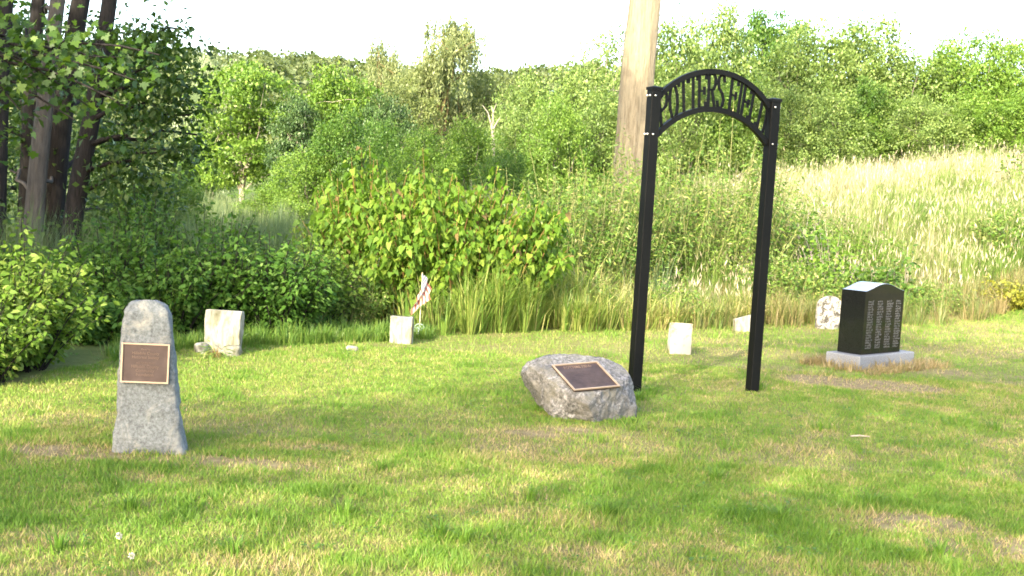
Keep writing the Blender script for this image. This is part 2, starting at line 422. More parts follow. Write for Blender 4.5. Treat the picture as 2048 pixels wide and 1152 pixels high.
# ------------------------------------------------------------------ grass (stuff)
rng = np.random.default_rng(11)
def lawn_points(n, y0, y1):
    t = rng.uniform(-.56, .60, n); u = rng.uniform(0, 1, n)
    y = np.sqrt(y0 ** 2 + u * (y1 ** 2 - y0 ** 2)); x = t * y
    return x, y
def build_lawn():
    Vs = []; Rs = []
    for (n, y0, y1) in ((330000, 3.2, 7.5), (260000, 7.5, 12), (170000, 12, 21)):
        x, y = lawn_points(n, y0, y1)
        d = dryness(x, y)
        keep = (y < lawn_edge(x, y) + .5 * vnoise(x, y, .5, 4)) & (rng.uniform(0, 1, n) > .25 * d + .62 * sstep(.6, .95, d))
        x, y, d = x[keep], y[keep], d[keep]; n = len(x)
        tuft = sstep(.55, .8, fbm(x, y, .3, 31))
        tall = sstep(.62, .8, fbm(x, y, .5, 41)) * (rng.uniform(0, 1, n) < .3)
        H = rng.uniform(.012, .032, n) * (1 + .8 * tuft) + .05 * tall * rng.uniform(0, 1, n)
        H *= 1 + .5 * sstep(12, 16, y)
        W = rng.uniform(.0035, .006, n) * (1 + .06 * y)
        P = np.stack([x, y, gz(x, y) - .004], -1)
        a = rng.uniform(0, 2 * PI, n); b = rng.uniform(0, 2 * PI, n); ln = rng.uniform(.15, 1.0, n)[:, None]
        side = np.stack([np.cos(a), np.sin(a), 0 * a], -1) * W[:, None] / 2
        V = np.stack([P - side, P + side, P + H[:, None] * (np.stack([np.cos(b), np.sin(b), 0 * a], -1) * ln + np.array([0, 0, 1.]))], 1).reshape(-1, 3)
        r = .16 + .2 * rng.uniform(0, 1, n) + .28 * fbm(x, y, 1.6, 51) + .22 * (vnoise(x, y, .09, 71) - .4) - .2 * tuft + .75 * d * rng.uniform(0, 1, n) + .4 * (rng.uniform(0, 1, n) < .08) * rng.uniform(.5, 1, n)
        Vs.append(V); Rs.append(np.clip(r, 0, 1))
    return np_mesh('lawn_grass', np.concatenate(Vs), 3, np.concatenate(Rs), [M['lawn']])
tag(link('lawn_grass', build_lawn()), 'short mown lawn grass with dry straw patches', 'grass', kind='stuff')

def lawn_weeds():
    rg = np.random.default_rng(77); Vs = []; Rs = []
    n = 900
    x, y = lawn_points(n, 3.5, 11); k = (dryness(x, y) < .5) & (vnoise(x, y, .8, 91) > .45); x, y = x[k], y[k]
    for i in range(len(x)):      # flat broad-leaved rosettes and clover
        m = rg.integers(5, 11); a = rg.uniform(0, 2 * PI, m); r = rg.uniform(.005, .035, m)
        P = np.stack([x[i] + r * np.cos(a), y[i] + r * np.sin(a), float(gz(x[i], y[i])) + rg.uniform(.012, .035, m)], -1)
        A = np.stack([np.cos(a), np.sin(a), np.full(m, .3)], -1); L = rg.uniform(.012, .03, m)
        V, _ = leaves(P, A, np.tile([0, 0, 1.], (m, 1)) + rg.normal(size=(m, 3)) * .3, L, L * .7)
        Vs.append(V); Rs.append(np.clip(rg.normal(.15, .1, m), 0, 1))
    for (px, py, q) in [(880, 1075, 90), (930, 1085, 70), (1215, 1030, 80), (260, 1020, 70), (690, 1030, 60), (470, 1110, 60), (1560, 1040, 60), (1880, 1110, 70), (1430, 960, 60), (1060, 1000, 50), (1640, 860, 50), (1300, 790, 90), (1280, 800, 80), (1520, 780, 60), (1740, 1010, 60), (760, 940, 40), (1990, 860, 50), (120, 1100, 60)]:
        c = ground(px, py); a = rg.uniform(0, 2 * PI, q); r = np.abs(rg.normal(0, .05, q)); out = np.stack([np.cos(a), np.sin(a), 0 * a], -1)
        P = np.array(c) + out * r[:, None]
        V, _ = blades(P, rg.uniform(.04, .1, q), rg.uniform(.004, .007, q), rg.uniform(.1, 1.0, q), rg, out)
        Vs.append(V); Rs.append(np.repeat(np.clip(rg.normal(.2, .12, q), 0, 1), 2))
    return np_mesh('lawn_weeds', np.concatenate(Vs), 4, np.concatenate(Rs), [M['lawn']])
tag(link('lawn_weeds', lawn_weeds()), 'darker grass tufts and flat broad-leaved weeds in the lawn', 'weeds', kind='stuff')

def grass_field(name, label, n, region, hrange, mat, colour, seed, wid=(.0028, .0055), lean=(.03, .35), tuft=0, spread=.06, heads=0, hmul=None):
    """loose blades, or tufts of `tuft` blades fanning out from n // tuft centres"""
    rg = np.random.default_rng(seed)
    x, y = region(rg, n // tuft if tuft else n)
    out = None; size = .45 + 1.1 * fbm(x, y, .8, seed)
    if tuft:
        size = size * rg.uniform(.7, 1.25, len(x))
        x = np.repeat(x, tuft); y = np.repeat(y, tuft); size = np.repeat(size, tuft)
        a = rg.uniform(0, 2 * PI, len(x)); r = np.abs(rg.normal(0, spread, len(x)))
        out = np.stack([np.cos(a), np.sin(a), 0 * a], -1); x = x + r * np.cos(a); y = y + r * np.sin(a)
    n = len(x)
    H = rg.uniform(*hrange, n) * size
    if hmul: H = H * hmul(x, y)
    W = rg.uniform(*wid, n) * (1 + .045 * y)
    P = np.stack([x, y, gz(x, y) - .01], -1)
    le = rg.uniform(*lean, n)
    V, k = blades(P, H, W, le, rg, out)
    r = np.repeat(np.clip(colour(rg, x, y), 0, 1), 2)
    if heads:            # pale seed heads on some of the stalks
        q = np.where(rg.uniform(0, 1, n) < heads)[0]
        top = V.reshape(n, 8, 3)[q, 6]
        V2, _ = leaves(top - np.array([0, 0, .05]), rg.normal(size=(len(q), 3)) * .25 + np.array([0, 0, 1.]), rg.normal(size=(len(q), 3)), rg.uniform(.08, .16, len(q)), rg.uniform(.012, .022, len(q)))
        V = np.concatenate([V, V2]); r = np.concatenate([r, rg.uniform(.75, 1.0, len(q))])
    return tag(link(name, np_mesh(name, V, 4, r, [mat])), label, 'grass', kind='stuff')

def reg_hill(rg, n):
    y = rg.uniform(15.5, 37, n); t = rg.uniform(.10, .56, n); x = t * y
    k = (y > lawn_edge(x, y) + .6 + 2.2 * vnoise(x, y, 2.0, 77)) & (rg.uniform(0, 1, n) < sstep(.11, .22, t))
    return x[k], y[k]
grass_field('meadow_grass', 'tall pale straw-coloured meadow grass covering the right bank', 150000, reg_hill, (.45, .95), M['meadow'],
            lambda rg, x, y: -.14 + .98 * fbm(x, y, 1.9, 61, 3) + .4 * (rg.uniform(0, 1, len(x)) - .4) + .25 * sstep(24, 30, y) - .25 * sstep(.46, .54, x / y) - .3 * (1 - sstep(1.5, 6, y - lawn_edge(x, y))), 101, tuft=30, spread=.1, lean=(.02, .4), heads=.22, hmul=lambda x, y: .4 + .6 * sstep(.8, 5, y - lawn_edge(x, y)))

def reg_bankfoot(rg, n):
    y = rg.uniform(13, 23, n); t = rg.uniform(.15, .56, n); x = t * y
    e = lawn_edge(x, y)
    k = (y > e - .2) & (y < e + 3.5 * vnoise(x, y, 1.5, 78) + .6)
    return x[k], y[k]
grass_field('bank_foot_grass', 'brownish rough grass along the foot of the right bank', 54000, reg_bankfoot, (.12, .42), M['brown_grass'],
            lambda rg, x, y: .62 * fbm(x, y, .9, 63) + .5 * (rg.uniform(0, 1, len(x)) - .55), 102, lean=(.1, .8), tuft=30, spread=.07)

def reg_fringe(rg, n):
    t = rg.uniform(-.09, .26, n); e = np.interp(t, E_T, E_Y); y = e + .1 + rg.exponential(.9, n); x = t * y
    c = fbm(x, y, .45, 79)
    k = (rg.uniform(0, 1, n) < sstep(.3, .6, c) * (.12 + .5 * sstep(-.06, .0, t) + .3 * sstep(.05, .12, t))) & (y < e + 4)
    return x[k], y[k]
grass_field('tall_grass_fringe', 'tall green and yellow grass along the back edge of the lawn', 36000, reg_fringe, (.22, .7), M['tall_green'],
            lambda rg, x, y: .28 + .5 * sstep(.0, .12, x / y) * fbm(x, y, 1.2, 64) + .2 * fbm(x, y, .6, 66) + .5 * rg.uniform(0, 1, len(x)), 103, wid=(.005, .010), lean=(.05, 1.0), tuft=40, spread=.05, hmul=lambda x, y: 1 - .5 * sstep(.05, .13, x / y))

def reg_leftfringe(rg, n):
    t = rg.uniform(-.33, -.06, n); e = np.interp(t, E_T, E_Y); y = e - .1 + rg.exponential(.35, n); x = t * y
    return x, y
grass_field('left_fringe_grass', 'short rough grass fringing the lawn under the dark undergrowth', 9000, reg_leftfringe, (.04, .2), M['tall_green'],
            lambda rg, x, y: .1 + .6 * rg.uniform(0, 1, len(x)), 104, lean=(.05, .8), tuft=35, spread=.05)

def reg_marsh(rg, n):
    y = rg.uniform(0, 1, n) ** 1.3 * 50 + 14; t = rg.uniform(-.46, .13, n); x = t * y
    k = (y > lawn_edge(x, y) + 1.2) & (fbm(x, y, 4, 80) > .3)
    return x[k], y[k]
grass_field('marsh_grass', 'tall grey-green marsh grass in the hollow behind the bushes', 70000, reg_marsh, (.45, .95), M['marsh'],
            lambda rg, x, y: .1 + .5 * fbm(x, y, 3, 65) + .4 * rg.uniform(0, 1, len(x)) * sstep(25, 45, y) + .2 * rg.uniform(0, 1, len(x)), 105, tuft=25, spread=.1)

def reg_pink(rg, n):
    a = rg.uniform(0, 2 * PI, n); r = np.sqrt(rg.uniform(0, 1, n))
    c = foot(915, 400, 22)
    return c.x + r * np.cos(a) * 1.5, c.y + r * np.sin(a) * 1.6
grass_field('brown_brush', 'greyish purple dry brush behind the leafy bush', 5000, reg_pink, (.9, 1.5), M['pink_grass'], lambda rg, x, y: rg.uniform(0, 1, len(x)), 106)

# ------------------------------------------------------------------ tree generators
def crown(rg, lobes, ncl, npl, leafL, aspect=.6, cr=.45, shape='rhomb', flat=.55, up=.7, droop=0.0, shell=.55):
    """leaf clusters over lobes [(centre, (rx,ry,rz))]. Returns V,k,rnd, cluster centres"""
    C = []; O = []
    vol = np.array([np.prod(r) ** (2 / 3) for c, r in lobes]); cnt = np.maximum(1, (ncl * vol / vol.sum()).astype(int))
    for (c, r), m in zip(lobes, cnt):
        d = unit(rg.normal(size=(m, 3))); s = shell + (1.06 - shell) * np.sqrt(rg.uniform(0, 1, m))
        C.append(np.array(c) + d * s[:, None] * np.array(r)); O.append(d)
    C = np.concatenate(C); O = np.concatenate(O); n = len(C)
    size = rg.uniform(.6, 1.35, n) * cr
    P = np.repeat(C, npl, 0) + rg.normal(size=(n * npl, 3)) * np.repeat(size, npl)[:, None] * np.array([1, 1, flat]) * .6
    if droop:
        P[:, 2] -= np.abs(rg.normal(size=len(P))) * droop
    Or = np.repeat(O, npl, 0)
    N = unit(rg.normal(size=P.shape) * .75 + Or * .5 + np.array([0, 0, up]))
    A = rg.normal(size=P.shape) + Or * .6 + np.array([0, 0, -.35 - droop])
    L = leafL * rg.uniform(.65, 1.25, len(P))
    V, k = leaves(P, A, N, L, L * aspect * rg.uniform(.8, 1.2, len(P)), shape)
    tone = np.repeat(rg.uniform(-.18, .18, n), npl)
    rnd = np.clip(.5 + tone + rg.normal(size=len(P)) * .2, 0, 1)
    return V, k, rnd, C

def limb(rg, a, b, r0, r1, n=5, wob=.08):
    a = np.array(a, float); b = np.array(b, float); t = np.linspace(0, 1, n)[:, None]
    L = np.linalg.norm(b - a)
    P = a + (b - a) * t + rg.normal(size=(n, 3)) * wob * L * np.sin(PI * t) * .6
    P[:, 2] += (np.sin(PI * t[:, 0]) * .06 * L)
    return P, np.linspace(r0, r1, n)

def lobes_tree(rg, H, R, z0, n):
    L = []
    for j in range(n):
        t = (j + .5) / n; z = z0 + (H - z0) * (.12 + .78 * t)
        env = R * max(.22, math.sin(PI * min(1, (.25 + .56 * t))) ** .8)
        a = j * 2.4 + rg.uniform(-.5, .5); rr = env * rg.uniform(.25, .72)
        s = env * rg.uniform(.42, .62)
        L.append(((rr * math.cos(a), rr * math.sin(a), z), (s, s, s * rg.uniform(.6, .85))))
    L.append(((0, 0, H * .86), (R * .3, R * .3, (H - z0) * .15)))
    return L

VAR = {}
def variant(key, seed, H, R, z0, nl, ncl, npl, leafL, trunk_r=.12, stems=1, bark='bark_grey', mat='leaf_green', **kw):
    rg = np.random.default_rng(seed)
    lobes = lobes_tree(rg, H, R, z0, nl)
    V, k, rnd, C = crown(rg, lobes, ncl, npl, leafL, **kw)
    paths = []
    for s in range(stems):
        b = np.array([rg.normal() * .12 * (stems > 1), rg.normal() * .12 * (stems > 1), -.1])
        top = np.array([rg.normal() * R * .12 * stems, rg.normal() * R * .12 * stems, H * .8])
        P, r = limb(rg, b, top, trunk_r, trunk_r * .2, 8, .03); paths.append((P, r))
    for (c, r) in lobes:
        q = paths[rg.integers(stems)]; i = rg.integers(1, 5)
        a = q[0][i]
        if a[2] > c[2]: a = q[0][1]
        paths.append(limb(rg, a, c, trunk_r * .4, trunk_r * .1, 5))
    for i in rg.choice(len(C), min(len(C), 14 + 2 * nl), replace=False):
        c, r = lobes[rg.integers(len(lobes))]
        dd = [np.linalg.norm(C[i] - np.array(l[0])) for l in lobes]
        paths.append(limb(rg, lobes[int(np.argmin(dd))][0], C[i], trunk_r * .12, trunk_r * .03, 4))
    cm = np_mesh(key + '_crown', V, k, rnd, [M[mat]])
    tm = tube_mesh(key + '_trunk', paths, M[bark], 6)
    VAR[key] = dict(H=H, R=R, crown=cm, trunk=tm)

def willow_variant(key, seed, H, R, z0, mat, ncl=120, bark='bark_yellow'):
    rg = np.random.default_rng(seed)
    lobes = []
    for j in range(10):
        a = j * 2.4; zz = H * (.5 + .42 * ((j * .37) % 1)); rr = R * rg.uniform(.35, .72); q = R * rg.uniform(.26, .4)
        lobes.append(((rr * math.cos(a), rr * math.sin(a), zz), (q, q, q)))
    lobes.append(((0, 0, H * .93), (R * .32, R * .32, R * .3)))
    Ps = []; As = []
    for c, r in lobes:
        for q in range(ncl // 11):
            d = unit(rg.normal(size=3)); d[2] = abs(d[2]) * .9
            p = np.array(c) + d * np.array(r) * rg.uniform(.6, 1.1)
            for s in range(3):
                m = 26; ln = rg.uniform(.5, 1.3) * H * .16; t = np.linspace(0, 1, m)
                o = rg.normal(size=3) * .25
                st = p + o + np.stack([.25 * d[0] * np.sqrt(t), .25 * d[1] * np.sqrt(t), -ln * t ** 1.2], -1) + rg.normal(size=(m, 3)) * .07
                Ps.append(st); As.append(rg.normal(size=(m, 3)) * .6 + np.array([0, 0, -1.]))
    P = np.concatenate(Ps); A = np.concatenate(As); n = len(P)
    L = rg.uniform(.14, .26, n)
    V, k = leaves(P, A, rg.normal(size=(n, 3)) + np.array([0, -.3, .3]), L, L * .42)
    paths = [limb(rg, (0, 0, -.1), (R * .1, 0, H * .85), .22, .04, 8, .05)]
    for c, r in lobes:
        a = paths[0][0][rg.integers(2, 5)]
        paths.append(limb(rg, a, c, .09, .03, 6, .1)); 
        for q in range(2): paths.append(limb(rg, c, np.array(c) + rg.normal(size=3) * np.array(r) * .7, .03, .01, 4))
    VAR[key] = dict(H=H, R=R, crown=np_mesh(key + '_crown', V, k, np.clip(rg.normal(.5, .22, n), 0, 1), [M[mat]]), trunk=tube_mesh(key + '_trunk', paths, M[bark], 6))

variant('broad_a', 1, 8, 3.0, 1.2, 12, 210, 80, .21, .13, 2, cr=.58, flat=.42, shell=.75, mat='leaf_bright')
variant('broad_b', 2, 8, 2.8, 1.0, 12, 210, 80, .21, .13, 1, cr=.58, flat=.42, shell=.75, mat='leaf_bright')
variant('pale_a', 3, 6, 3.0, .3, 12, 250, 78, .155, .07, 3, cr=.5, flat=.75, shell=.78, bark='bark_mid', mat='leaf_pale', up=.4)
variant('pale_b', 4, 6, 2.8, .2, 12, 250, 78, .155, .07, 3, cr=.5, flat=.75, shell=.78, bark='bark_mid', mat='leaf_pale', up=.4)
variant('pale_c', 14, 6, 2.6, .6, 11, 230, 78, .155, .08, 2, cr=.5, flat=.7, shell=.78, bark='bark_mid', mat='leaf_pale', up=.4)
variant('airy', 5, 8, 2.2, 1.5, 14, 130, 40, .17, .1, 1, cr=.42, flat=.9, mat='leaf_pale', up=.3, droop=.3)
variant('shrub_a', 6, 1.6, 1.2, .02, 10, 200, 40, .10, .025, 5, cr=.22, flat=.8, mat='leaf_green', bark='bark_dark')
variant('shrub_b', 7, 1.6, 1.2, .02, 10, 200, 40, .10, .025, 5, cr=.22, flat=.8, mat='leaf_green', bark='bark_dark')
willow_variant('willow', 8, 9, 2.9, 2.2, 'leaf_olive', 190)
willow_variant('willow_b', 9, 9, 2.7, 2.2, 'leaf_olive')

def set_mat(o, m):
    o.material_slots[0].link = 'OBJECT'; o.material_slots[0].material = M[m]

def plant(key, name, label, cat, px, top, wpx, depth, mat=None, group=None, rz=0, base=None, bark=None):
    """stand a tree or shrub on the ground at a real distance, sized in metres from its apparent size"""
    v = VAR[key]
    g = foot(px, 340, depth) if base is None else base
    ztop = at(px, top, g.y).z
    h = ztop - g.z; w = wpx / F * g.y
    t = thing(name, label, cat, (g.x, g.y, g.z - .05), rz, group)
    s = (w / (2 * v['R']), w / (2 * v['R']), (h + .05) / (v['H'] * 1.0))
    for part, nm in (('trunk', 'trunk'), ('crown', 'crown')):
        o = link(nm if 'tree' in name else ('stems' if part == 'trunk' else 'foliage'), v[part], t); o.scale = s
        if part == 'crown' and mat: set_mat(o, mat)
        if part == 'trunk' and bark: set_mat(o, bark)
    return t

# ------------------------------------------------------------------ background trees
BG = 'trees beyond the meadow'
plant('broad_a', 'deciduous_tree', 'bright green spreading tree with pale forked trunk above the far meadow, left of centre', 'tree', 483, 118, 215, 60, 'leaf_bright', BG, .4)
plant('broad_b', 'deciduous_tree', 'bright yellow-green layered tree right of the forked meadow tree', 'tree', 672, 132, 190, 54, 'leaf_bright', BG, 2.1)
plant('pale_a', 'silvery_tree', 'silvery pale-leaved tree at the right edge of the dark trunks', 'tree', 425, 108, 150, 72, 'leaf_silver', BG, 1.0)
plant('broad_b', 'dark_tree', 'tree in the gap between the two bright meadow trees, shade put into its dark leaf colour', 'tree', 588, 185, 110, 52, 'leaf_shadow', BG, .2)
plant('willow_b', 'willow_tree', 'small-topped pale tree left of the tall willow', 'tree', 745, 80, 130, 78, 'leaf_willow', BG, .9)
plant('willow', 'willow_tree', 'tall airy willow rising above the skyline in the centre', 'tree', 872, 36, 200, 66, 'leaf_willow', BG, .3, bark='bark_yellow')
plant('pale_b', 'olive_tree', 'dull olive tree below and left of the tall willow', 'tree', 800, 165, 190, 62, 'leaf_olive', BG, 2.8)
plant('pale_a', 'olive_tree', 'dull olive tree just right of the tall willow', 'tree', 965, 140, 150, 68, 'leaf_olive', BG, .7)
plant('pale_c', 'deciduous_tree', 'pale green tree behind the bare forked snag', 'tree', 1050, 152, 160, 58, 'leaf_pale', BG, 3.3)
plant('pale_b', 'deciduous_tree', 'pale green bushy tree left of the big bare trunk', 'tree', 1150, 128, 190, 50, 'leaf_pale', BG, 1.6)
plant('airy', 'birch_tree', 'sparse airy tree with drooping sprays just left of the big bare trunk', 'tree', 1205, 32, 170, 54, 'leaf_pale', BG, .5)
plant('broad_a', 'dark_tree', 'tree low between willow trunk and layered bright tree, leaves coloured dark as a shaded gap', 'tree', 768, 185, 110, 48, 'leaf_shadow', BG, 2.2)
BR = 'light green trees along the top of the right bank'
plant('pale_a', 'bank_tree', 'light green tree seen above the left gate post', 'tree', 1345, 44, 230, 46, 'leaf_pale', BR, 2.2)
plant('pale_c', 'bank_tree', 'light green pointed tree directly above the gate arch', 'tree', 1428, 18, 170, 48, 'leaf_pale', BR, .1)
plant('broad_a', 'bank_tree', 'darker blue-green tree poking above the others right of the arch', 'tree', 1515, 12, 170, 62, 'leaf_green', BR, 1.2)
plant('pale_b', 'bank_tree', 'yellow-green tree right of the right gate post', 'tree', 1590, 62, 230, 45, 'leaf_pale', BR, 2.9)
plant('pale_a', 'bank_tree', 'broad rounded yellow-green tree right of the gate, tallest on the right bank', 'tree', 1668, 44, 300, 47, 'leaf_pale', BR, 4.0)
plant('pale_c', 'bank_tree', 'lower light green tree in the dip of the right skyline', 'tree', 1775, 98, 220, 44, 'leaf_pale', BR, 5.1)
plant('airy', 'bank_tree', 'thin sparse sapling sticking up in the dip of the right skyline', 'tree', 1855, 70, 90, 46, 'leaf_pale', BR, .4)
plant('broad_b', 'bank_tree', 'dark tree half hidden behind the dip right of the rounded tree', 'tree', 1722, 150, 80, 40.5, 'leaf_green', BR, .6)
plant('pale_b', 'bank_tree', 'low leafy tree between the thin sapling and the right-hand trees', 'tree', 1865, 112, 190, 45, 'leaf_pale', BR, 1.9)
plant('pale_b', 'bank_tree', 'leafy green tree second from the right edge on the bank', 'tree', 1935, 70, 250, 44, 'leaf_bright', BR, .9)
plant('airy', 'bank_tree', 'thin spire-topped tree near the right edge of the skyline', 'tree', 2000, 52, 110, 48, 'leaf_pale', BR, 2.4)
plant('pale_a', 'bank_tree', 'leafy green tree cut by the right edge of the photo', 'tree', 2060, 72, 260, 43, 'leaf_bright', BR, 5.5)
for k, (px, top, w, d, lab) in enumerate([
    (1370, 150, 190, 41, 'low light green thicket bush seen through the gate below the lettering'), (1470, 165, 190, 42, 'low green thicket bush seen through the right half of the gate'),
    (1560, 175, 160, 41, 'low green thicket bush behind the right gate post'), (1650, 185, 170, 40, 'low thicket bush under the broad rounded tree'),
    (1740, 185, 170, 41, 'low thicket bush below the dip in the skyline'), (1840, 190, 180, 40, 'low thicket bush on the bank crest with pale grass in front'),
    (1930, 185, 170, 41, 'low dark thicket bush second from the right edge'), (2030, 190, 180, 40, 'low thicket bush on the bank crest at the right edge')]):
    plant(['pale_b', 'pale_c', 'pale_a'][k % 3], 'thicket_bush', lab, 'bush', px, top, w, d, ['leaf_pale', 'leaf_bright', 'leaf_pale'][k % 3 if k != 6 else 1], 'thicket bushes under the bank trees', k * 1.3)
for k, (px, top, w, d, m, lab) in enumerate([
    (690, 228, 150, 40, 'leaf_green', 'mid green bush below the layered bright tree'), (775, 240, 120, 44, 'leaf_green', 'dark green bush left of the willow trunk'),
    (850, 262, 150, 36, 'leaf_bright', 'bright green bush below the willow trunk'), (940, 245, 150, 38, 'leaf_bright', 'rounded bright green bush left of the bare snag'),
    (1040, 215, 150, 42, 'leaf_pale', 'pale bush right of the bare snag'), (1110, 200, 160, 40, 'leaf_bright', 'light green bush right of centre behind the brush'),
    (1200, 190, 170, 42, 'leaf_pale', 'light green bush touching the left side of the big bare trunk'), (1000, 300, 120, 30, 'leaf_green', 'low bush at the foot of the bare snag'),
    (620, 300, 160, 40, 'leaf_bright', 'yellow-green bush at the right end of the far meadow'), (540, 372, 130, 42, 'leaf_bright', 'small bright bush standing in the far meadow'),
    (340, 345, 150, 30, 'leaf_bright', 'sunlit bush behind the dark trunks beside the far meadow'), (250, 380, 150, 26, 'leaf_green', 'half shaded bush right behind the curved dark trunk'),
    (400, 300, 140, 66, 'leaf_green', 'dark bush at the left end of the far meadow')]):
    plant(['pale_c', 'pale_a', 'pale_b'][k % 3], 'meadow_bush', lab, 'bush', px, top, w, d, m, 'bushes around the far meadow', k * 1.7)

# far wooded hill: reads as one mass
def far_wood():
    rg = np.random.default_rng(500); Vs = []; Rs = []
    n = 1500
    x = rg.uniform(-150, 160, n); y = rg.uniform(118, 262, n)
    for i in range(n):
        h = rg.uniform(4, 6.5); r = rg.uniform(2.0, 3.6); z = float(gz(x[i], y[i]))
        m = 170
        d = unit(rg.normal(size=(m, 3))); d[:, 2] = np.abs(d[:, 2]) * 1.1 - .25
        P = np.array([x[i], y[i], z + h * .5]) + d * np.array([r, r, h * .5]) * rg.uniform(.75, 1.08, (m, 1))
        L = rg.uniform(.4, .95, m)
        V, k = leaves(P, rg.normal(size=(m, 3)), d + rg.normal(size=(m, 3)) * .6, L, L * .8)
        Vs.append(V); Rs.append(np.clip(.5 + rg.uniform(-.3, .3) + rg.normal(size=m) * .15, 0, 1))
    return np_mesh('far_wood', np.concatenate(Vs), 4, np.concatenate(Rs), [M['leaf_far']])
tag(link('far_wood', far_wood()), 'distant wooded hillside along the skyline', 'wood', kind='stuff')

# ------------------------------------------------------------------ big bare trunk
def big_trunk():
    rg = np.random.default_rng(77)
    d = 27.0
    b = foot(1252, 420, d); t0 = at(1290, 0, d)
    t = thing('tall_tree', 'massive tan tree trunk without low branches rising out of frame behind the gate', 'tree', b)
    up = (t0 - b); up = up / up.z
    r0 = 68 / F * d / 2
    zs = np.array([-.3, 0, .5, 1.2, 2.2, 3.2, 4.2, 5.2, 6.2, 7.5, 9, 11, 13]); pts = np.array([[up.x * z, up.y * 0 * z, z] for z in zs])
    pts[:, 0] += .02 * np.sin(zs * 1.3)
    rr = np.interp(zs, [-.3, .5, 2, 6, 13], [r0 * 1.25, r0 * 1.08, r0 * 1.0, r0 * .9, r0 * .62])
    n = 40; V, Q = tubes([(pts, rr)], n)
    a = np.arctan2(V[:, 1], V[:, 0]); V[:, 0] += .012 * np.sin(a * 9 + V[:, 2]); V[:, 1] += .012 * np.cos(a * 11)
    link('trunk', np_mesh('tall_trunk', V, 4, mats=[M['bark_tan']], smooth=True, loops=Q), t)
    lobes = [((pts[-1][0] + rg.normal() * 2.2, rg.normal() * 2.2, 12 + rg.uniform(-1.5, 4)), (1.9, 1.9, 1.5)) for _ in range(9)]
    V, k, rnd, C = crown(rg, lobes, 160, 40, .2, cr=.5)
    link('crown', np_mesh('tall_crown', V, k, rnd, [M['leaf_bright']]), t)
    link('limbs', tube_mesh('tall_limbs', [limb(rg, pts[-3 + (i % 3)], lobes[i][0], .12, .03, 6) for i in range(9)], M['bark_tan']), t)
big_trunk()

# bare forked snag
def snag():
    rg = np.random.default_rng(5); d = 40
    b = foot(988, 330, d)
    t = thing('dead_tree', 'slim bare pale dead tree forking into a Y left of the big trunk', 'dead tree', b)
    def q(px, py): p = at(px, py, d) - b; return np.array(p)
    paths = [(np.array([q(990, 335), q(988, 310), q(986, 270), q(983, 245)]), np.array([.07, .065, .055, .05]))]
    for p in ([(983, 245), (975, 225), (966, 212)], [(983, 245), (988, 225), (996, 205)], [(985, 262), (995, 240), (1000, 232)], [(988, 225), (985, 212)]):
        paths.append((np.array([q(*a) for a in p]) + rg.normal(size=(len(p), 3)) * .03, np.linspace(.035, .012, len(p))))
    link('trunk', tube_mesh('snag', paths, M['bark_snag']), t)
snag()

# ------------------------------------------------------------------ left dark trees
def left_tree(label, path_px, depth, wpx, seed, bark, lobes_px, ncl, name='woodland_tree'):
    rg = np.random.default_rng(seed)
    P = [at(px, py, depth + (0 if i else 0)) for i, (px, py) in enumerate(path_px)]
    b = foot(path_px[0][0], path_px[0][1], depth)
    P = [Vector((b.x, b.y, b.z - .1))] + P[1:]
    last = P[-1]; dirv = (P[-1] - P[-2]).normalized()
    P += [last + dirv * 2, last + dirv * 4 + Vector((.3, 0, 0))]
    t = thing(name, label, 'tree', b, 0, 'trees at the left edge of the lawn')
    loc = np.array([list(p - b) for p in P]); m = len(loc)
    tt = np.linspace(0, m - 1, 18)
    S = np.stack([np.interp(tt, np.arange(m), loc[:, j]) for j in range(3)], -1)
    S[1:-1] = (S[:-2] + 2 * S[1:-1] + S[2:]) / 4
    r = wpx / F * depth / 2
    lobes = []
    for (px, py, dd, rpx) in lobes_px:
        c = at(px, py, dd) - b; rr = rpx / F * dd
        lobes.append((tuple(c), (rr, rr, rr * .75)))
    top = S[-1]
    for j in range(5):
        lobes.append(((top[0] + rg.normal() * 1.3, top[1] + rg.normal() * 1.3, top[2] + rg.uniform(-1, 2.2)), (1.5, 1.5, 1.1)))
    V, k, rnd, C = crown(rg, lobes, ncl, 42, .105, aspect=.55, cr=.33, flat=.45, up=.6, droop=.1, shell=.3)
    link('crown', np_mesh('left_crown', V, k, rnd, [M['leaf_dark']]), t)
    br = []
    for c, rr in lobes:
        i = int(np.argmin(np.abs(S[:, 2] - c[2] + .4)))
        br.append(limb(rg, S[i], c, r * .28, .012, 7, .06))
    for i in rg.choice(len(C), min(40, len(C)), replace=False):
        j = int(np.argmin([np.linalg.norm(C[i] - np.array(c)) for c, _ in lobes]))
        br.append(limb(rg, lobes[j][0], C[i], .012, .004, 4))
    link('trunk', tube_mesh('left_trunk', [(S, np.linspace(r * 1.15, r * .6, 18))] + br, M[bark], 12), t)
left_tree('dark curved tree trunk, rightmost of the trunks at the left, leafy boughs hanging right', [(130, 545), (140, 480), (160, 350), (185, 230), (205, 100), (222, -20)], 17.5, 38, 201, 'bark_dark',
          [(290, 60, 16.5, 60), (340, 130, 16.5, 50), (300, 200, 17, 75), (330, 300, 17, 60), (260, 330, 17.5, 70), (380, 230, 17, 32), (270, 430, 18, 60), (370, 60, 16.5, 28), (250, 120, 18.2, 60), (330, 80, 17.5, 45), (385, 160, 17.5, 30), (395, 270, 18, 26)], 850)
left_tree('thick dark trunk just left of the curved one, half hidden by maple leaves', [(95, 525), (105, 420), (120, 260), (140, 120), (165, -20)], 18.5, 44, 202, 'bark_dark',
          [(170, 60, 20, 60), (200, 300, 20, 60), (120, 400, 20.5, 50), (210, 420, 20, 55), (160, 200, 20, 60), (60, 330, 20, 60)], 420)
